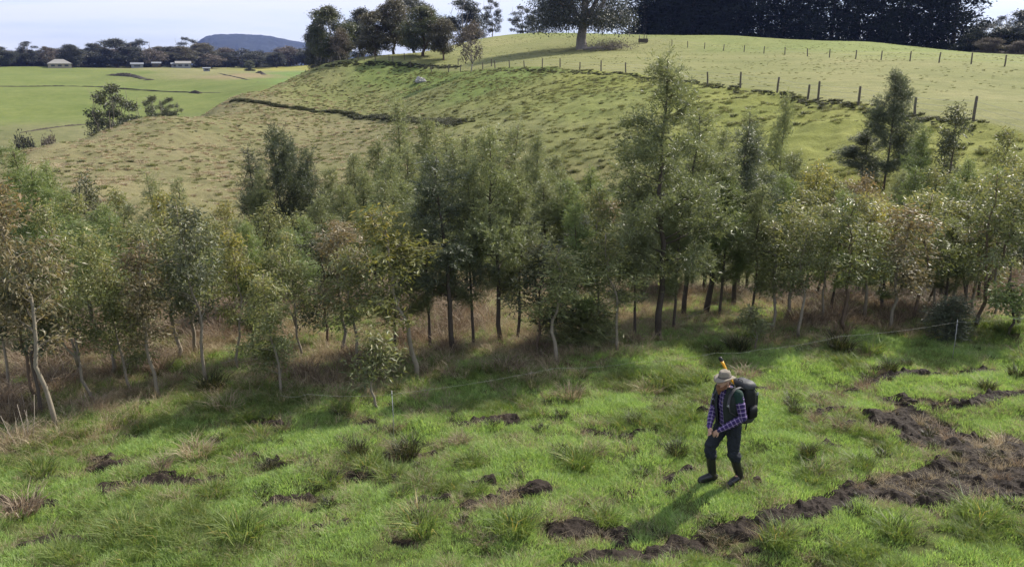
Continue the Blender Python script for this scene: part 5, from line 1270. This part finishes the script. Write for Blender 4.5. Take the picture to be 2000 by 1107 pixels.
# shirt with check coordinates along and round each limb
SEGS = [(V3(0, .0, .90), V3(0, .05, 1.48), .15)] + [(SHO[k], ELB[k], .062) for k in (1, -1)] + [(ELB[k], WRI[k], .05) for k in (1, -1)]
b = MB()
b.limb([V3(0, 0, .93), V3(0, .005, 1.05), V3(0, .03, 1.25), V3(0, .045, 1.40)], [.128, .125, .143, .125], 18, [1.3, 1.25, 1.27, 1.25], V3(0, 1, 0))
b.limb([V3(0, .05, 1.40), V3(0, .075, 1.475)], [.075, .068], 14)
for sd in (1, -1):
    b.limb([SHO[sd] * V3(.4, 1, 1), SHO[sd]], [.085, .072], 12)
    b.limb([SHO[sd], (SHO[sd] + ELB[sd]) / 2 + V3(sd * .006, -.006, 0), ELB[sd] + V3(0, -.01, 0)], [.072, .066, .056], 14)
    b.limb([ELB[sd] + V3(0, -.01, 0), ELB[sd] * .55 + WRI[sd] * .45 + V3(0, 0, -.006), WRI[sd]], [.056, .053, .038], 14)
me = fuse(b, 'shirt', .009, 3)
co = np.empty(len(me.vertices) * 3, np.float32); me.vertices.foreach_get('co', co); co = co.reshape(-1, 3)
best = np.full(len(co), 9.0); pu = np.zeros(len(co)); pv = np.zeros(len(co))
for a, c, rad in SEGS:
    d = c - a; L_ = np.linalg.norm(d); d = d / L_; t_ = np.clip((co - a) @ d, 0, L_); near = a + t_[:, None] * d; dist = np.linalg.norm(co - near, axis=1) - rad
    e1 = unit(np.cross(d, V3(.1, 1, .2))); e2 = np.cross(d, e1); an = np.arctan2((co - near) @ e2, (co - near) @ e1) * rad
    m_ = dist < best; best[m_] = dist[m_]; pu[m_] = t_[m_]; pv[m_] = an[m_]
for k, val in (('pu', pu), ('pv', pv)):
    a_ = me.attributes.new(k, 'FLOAT', 'POINT'); a_.data.foreach_set('value', val.astype(np.float32))
creases(me, .006, 9, 181); link('shirt', me, M['plaid'], man)
# vest, open at the front
def sheet_part(name, mat, rows, a0, a1, n, thick):
    V = []; 
    for (cx, cy, z, rx, ry, o0, o1) in rows:
        for i in range(n):
            a = (a0 + o0) + ((a1 + o1) - (a0 + o0)) * i / (n - 1)
            V.append((cx + rx * math.sin(a), cy + ry * math.cos(a), z + .006 * math.sin(a * 7 + z * 30)))
    i = np.arange(len(rows) - 1)[:, None] * n; j = np.arange(n - 1)[None]
    q = np.stack([i + j, i + j + 1, i + n + j + 1, i + n + j], -1).reshape(-1, 4)
    o = link(name, np_mesh(name, V, q, None, None, True), mat, man)
    md = o.modifiers.new('thickness', 'SOLIDIFY'); md.thickness = thick; md.offset = 0; md2 = o.modifiers.new('round', 'SUBSURF'); md2.levels = 1; md2.render_levels = 1
    return o
sheet_part('vest', M['vest'], [(0, .0, .93, .20, .165, .06, -.06), (0, .0, .97, .205, .17, .02, -.02), (0, .01, 1.06, .195, .165, 0, 0), (0, .03, 1.18, .20, .175, 0, 0), (0, .035, 1.28, .205, .178, 0, 0), (0, .045, 1.36, .205, .165, 0, 0), (0, .045, 1.42, .185, .14, .04, -.04), (0, .05, 1.46, .13, .105, .1, -.1), (0, .055, 1.49, .085, .085, .2, -.2), (0, .055, 1.535, .092, .092, .25, -.25)], .30, 2 * math.pi - .30, 40, .022)
for sd in (1, -1):
    b = MB(); b.limb([SHO[sd] + V3(sd * -.01, 0, .02), SHO[sd] * .74 + ELB[sd] * .26], [.080, .074], 14)
    link('sleeve_yoke', fuse(b, 'sleeve_yoke', .009, 2), M['green'], man)
# trousers bloused over tall rubber boots
b = MB(); b.limb([V3(0, 0, .90), V3(0, 0, 1.02)], [.128, .125], 16, 1.28, V3(0, 1, 0))
for sd in (1, -1):
    K, A, H_ = KNEE[sd], ANK[sd], HIP[sd]; bt = K * .78 + A * .22
    b.limb([H_, H_ * .6 + K * .4, K + V3(0, .01, .05), K + V3(0, .012, -.02), bt + V3(0, -.012, .0), bt + (A - K) * .10 + V3(0, -.008, 0)], [.112, .100, .086, .085, .088, .070], 16)
    for i_ in range(4): b.limb([bt + V3(-.06, -.03, .035 * i_ - .03), bt + V3(0, -.075, .04 * i_ - .04), bt + V3(.06, -.03, .035 * i_ - .02)], [.014, .02, .014], 8)
link('trousers', creases(fuse(b, 'trousers', .0095, 2), .010, 8, 182), M['trouser'], man)
for sd in (1, -1):
    K, A, T = KNEE[sd], ANK[sd], TOE[sd]; b = MB()
    b.limb([K * .70 + A * .30, K * .4 + A * .6, A + V3(0, -.01, .02), A + V3(0, -.01, -.03)], [.072, .070, .064, .058], 14)
    dd = unit((T - A) * V3(1, 1, 0)); heel = A - dd * .055; heel[2] = .035
    b.limb([heel, (heel + T) / 2 + V3(0, 0, .012), T], [.052, .056, .042], 12, 1.0)
    b.limb([heel * V3(1, 1, 0) + V3(0, 0, .008), T * V3(1, 1, 0) + V3(0, 0, .008) + dd * .01], [.036, .040], 12, 1.15, V3(0, 0, 1))
    link('boot', fuse(b, 'boot', .008, 2), M['boot'], man)
# hat: pinched crown, wide brim dipping front and back
def lathe_hat():
    n = 40; V = []; rows = [(.172, -.012), (.150, -.004), (.118, .004), (.096, .010), (.091, .045), (.084, .085), (.070, .108), (.040, .108), (.004, .100)]
    for (r, z) in rows:
        for i in range(n):
            a = 2 * np.pi * i / n; x, y = r * math.sin(a) * .94, r * math.cos(a) * 1.06
            zz = z
            if r > .1: zz += ((x / .17) ** 2 * .030 - (y / .18) ** 2 * .022) * ((r - .09) / .08)
            if z > .07: zz -= .022 * max(0, 1 - abs(x) / .03)
            V.append((x, y, zz))
    m = len(rows); i = np.arange(m - 1)[:, None] * n; j = np.arange(n)[None]; k = (j + 1) % n
    q = np.stack([i + j, i + k, i + n + k, i + n + j], -1).reshape(-1, 4)
    return np_mesh('hat', V, q, None, None, True, [list(range((m - 1) * n, m * n))])
hat = link('hat', lathe_hat(), M['hat'], man); hat.location = tuple(HEAD + V3(0, -.012, .070)); hat.rotation_euler = (R(-5), R(3), 0); hat.scale = (.92, .92, .95)
md = hat.modifiers.new('thickness', 'SOLIDIFY'); md.thickness = .006
b = MB(); an = np.linspace(0, 2 * np.pi, 33); b.tube(np.stack([np.sin(an) * .0955 * .94, np.cos(an) * .0955 * 1.06, np.full(33, .022)], 1), .011, 6, False); hb = b.build('hat_band', M['hatband'], hat)

# backpack on his back
bag = empty('backpack', man.location, 'large black hiking backpack with grey lid worn by the walking man', 'backpack', None, R(120))
bag.scale = (.92, .86, .96)
def rounded(name, mat, secs, parent, p=3.2, n=28):
    V = []
    for (cx, cy, cz_, hx, hy) in secs:
        for i in range(n):
            a = 2 * np.pi * i / n; c_, s_ = math.cos(a), math.sin(a)
            V.append((cx + hx * math.copysign(abs(c_) ** (2 / p), c_), cy + hy * math.copysign(abs(s_) ** (2 / p), s_), cz_ + .004 * math.sin(a * 5 + cz_ * 40)))
    m = len(secs); i = np.arange(m - 1)[:, None] * n; j = np.arange(n)[None]; k = (j + 1) % n
    q = np.stack([i + j, i + k, i + n + k, i + n + j], -1).reshape(-1, 4)
    return link(name, np_mesh(name, V, q, None, None, True, [list(range(n))[::-1], list(range((m - 1) * n, m * n))]), mat, parent)
rounded('main_bag', M['pack'], [(0, -.30, .98, .13, .08), (0, -.31, 1.0, .155, .115), (0, -.33, 1.08, .165, .145), (0, -.33, 1.22, .168, .15), (0, -.32, 1.36, .165, .14), (0, -.30, 1.44, .155, .125), (0, -.30, 1.47, .13, .10)], bag)
rounded('base_panel', M['packgrey'], [(0, -.30, .90, .10, .06), (0, -.31, .915, .145, .11), (0, -.325, .96, .165, .142), (0, -.33, 1.03, .170, .152), (0, -.33, 1.06, .166, .150)], bag)
rounded('lid', M['packgrey'], [(0, -.30, 1.455, .165, .140), (0, -.305, 1.475, .172, .150), (0, -.295, 1.52, .165, .140), (0, -.28, 1.55, .135, .11), (0, -.275, 1.56, .08, .06)], bag)
rounded('front_pocket', M['pack'], [(0, -.475, 1.10, .09, .02), (0, -.485, 1.12, .115, .04), (0, -.485, 1.24, .115, .045), (0, -.475, 1.34, .105, .04), (0, -.46, 1.36, .08, .02)], bag)
for sd in (1, -1):
    rounded('side_pocket', M['pack'], [(sd * .175, -.33, 1.0, .02, .07), (sd * .185, -.33, 1.03, .035, .09), (sd * .19, -.33, 1.14, .035, .09), (sd * .18, -.33, 1.20, .025, .08)], bag)
    b = MB(); b.tube([V3(sd * .10, -.21, 1.45), V3(sd * .115, -.08, 1.515), V3(sd * .13, .06, 1.515), V3(sd * .145, .17, 1.44), V3(sd * .165, .215, 1.32), V3(sd * .19, .19, 1.20), V3(sd * .215, .06, 1.12), V3(sd * .18, -.2, 1.08)], [.008] * 8, 8, True, 3.4, V3(0, 0, 1)); st = b.build('shoulder_strap', M['packgrey'], bag)
    b = MB(); b.box((sd * .168, .222, 1.30), (.018, .008, .014)); b.build('strap_buckle', M['buckle'], st, False)
    b = MB(); b.tube([V3(sd * .172, -.34, 1.47), V3(sd * .185, -.40, 1.40), V3(sd * .178, -.43, 1.28), V3(sd * .174, -.42, 1.08)], [.004] * 4, 6, True, 2.8, V3(0, 1, 0)); b.build('compression_strap', M['webbing'], bag)
    b = MB(); b.box((sd * .192, -.40, 1.385), (.007, .016, .02)); b.build('side_buckle', M['buckle'], bag, False)
b = MB(); b.tube([V3(-.10, -.30, .92), V3(-.11, -.29, .86), V3(-.10, -.28, .80)], [.006, .006, .005], 6, True, 2.2, V3(0, 1, 0)); b.build('loose_strap', M['webbing'], bag)
b = MB(); b.tube([V3(-.06, -.21, 1.50), V3(-.04, -.20, 1.58), V3(.04, -.20, 1.58), V3(.06, -.21, 1.50)], .008, 6); b.build('haul_loop', M['webbing'], bag)
# tool handle standing out of the pack
tool = empty('hand_tool', man.location, 'tool with yellow handle and black end sticking out of the backpack above the hat', 'tool', None, R(120))
tool.scale = (.96, .96, .96)
A0, A1 = V3(-.02, -.21, 1.30), V3(.30, -.07, 1.80)
b = MB(); ts = np.linspace(0, 1, 10)[:, None]; pts = A0 * (1 - ts) + A1 * ts + V3(0, 1, 0) * np.sin(ts * np.pi) * .012
b.tube(pts, [.017, .017, .0165, .0165, .0165, .017, .018, .020, .024, .027], 12, True, .75, V3(0, 1, 0)); b.build('handle', M['yellow'], tool)
dd = unit(A1 - A0); b = MB(); b.limb([A1 + dd * .002, A1 + dd * .035], [.0285, .030], 12); b.build('end_grip', M['blacktip'], tool)


# ------------------------------------------------------------------ air: one even haze box round everything
def haze_box():
    b = MB(); b.box((0, 1400, 70), (6000, 6000, 330))
    o = tag(link('haze', b.mesh('haze', False)), kind='stuff')
    o.location.z = 0
    m = bpy.data.materials.new('haze_air'); m.use_nodes = True; nt = m.node_tree; nt.nodes.clear()
    out = nt.nodes.new('ShaderNodeOutputMaterial'); vp = nt.nodes.new('ShaderNodeVolumePrincipled')
    vp.inputs['Color'].default_value = (0.33, 0.45, 1.0, 1); vp.inputs['Density'].default_value = 0.00006; vp.inputs['Anisotropy'].default_value = 0.2
    nt.links.new(vp.outputs[0], out.inputs['Volume']); o.data.materials.append(m)
    return o
haze_box()
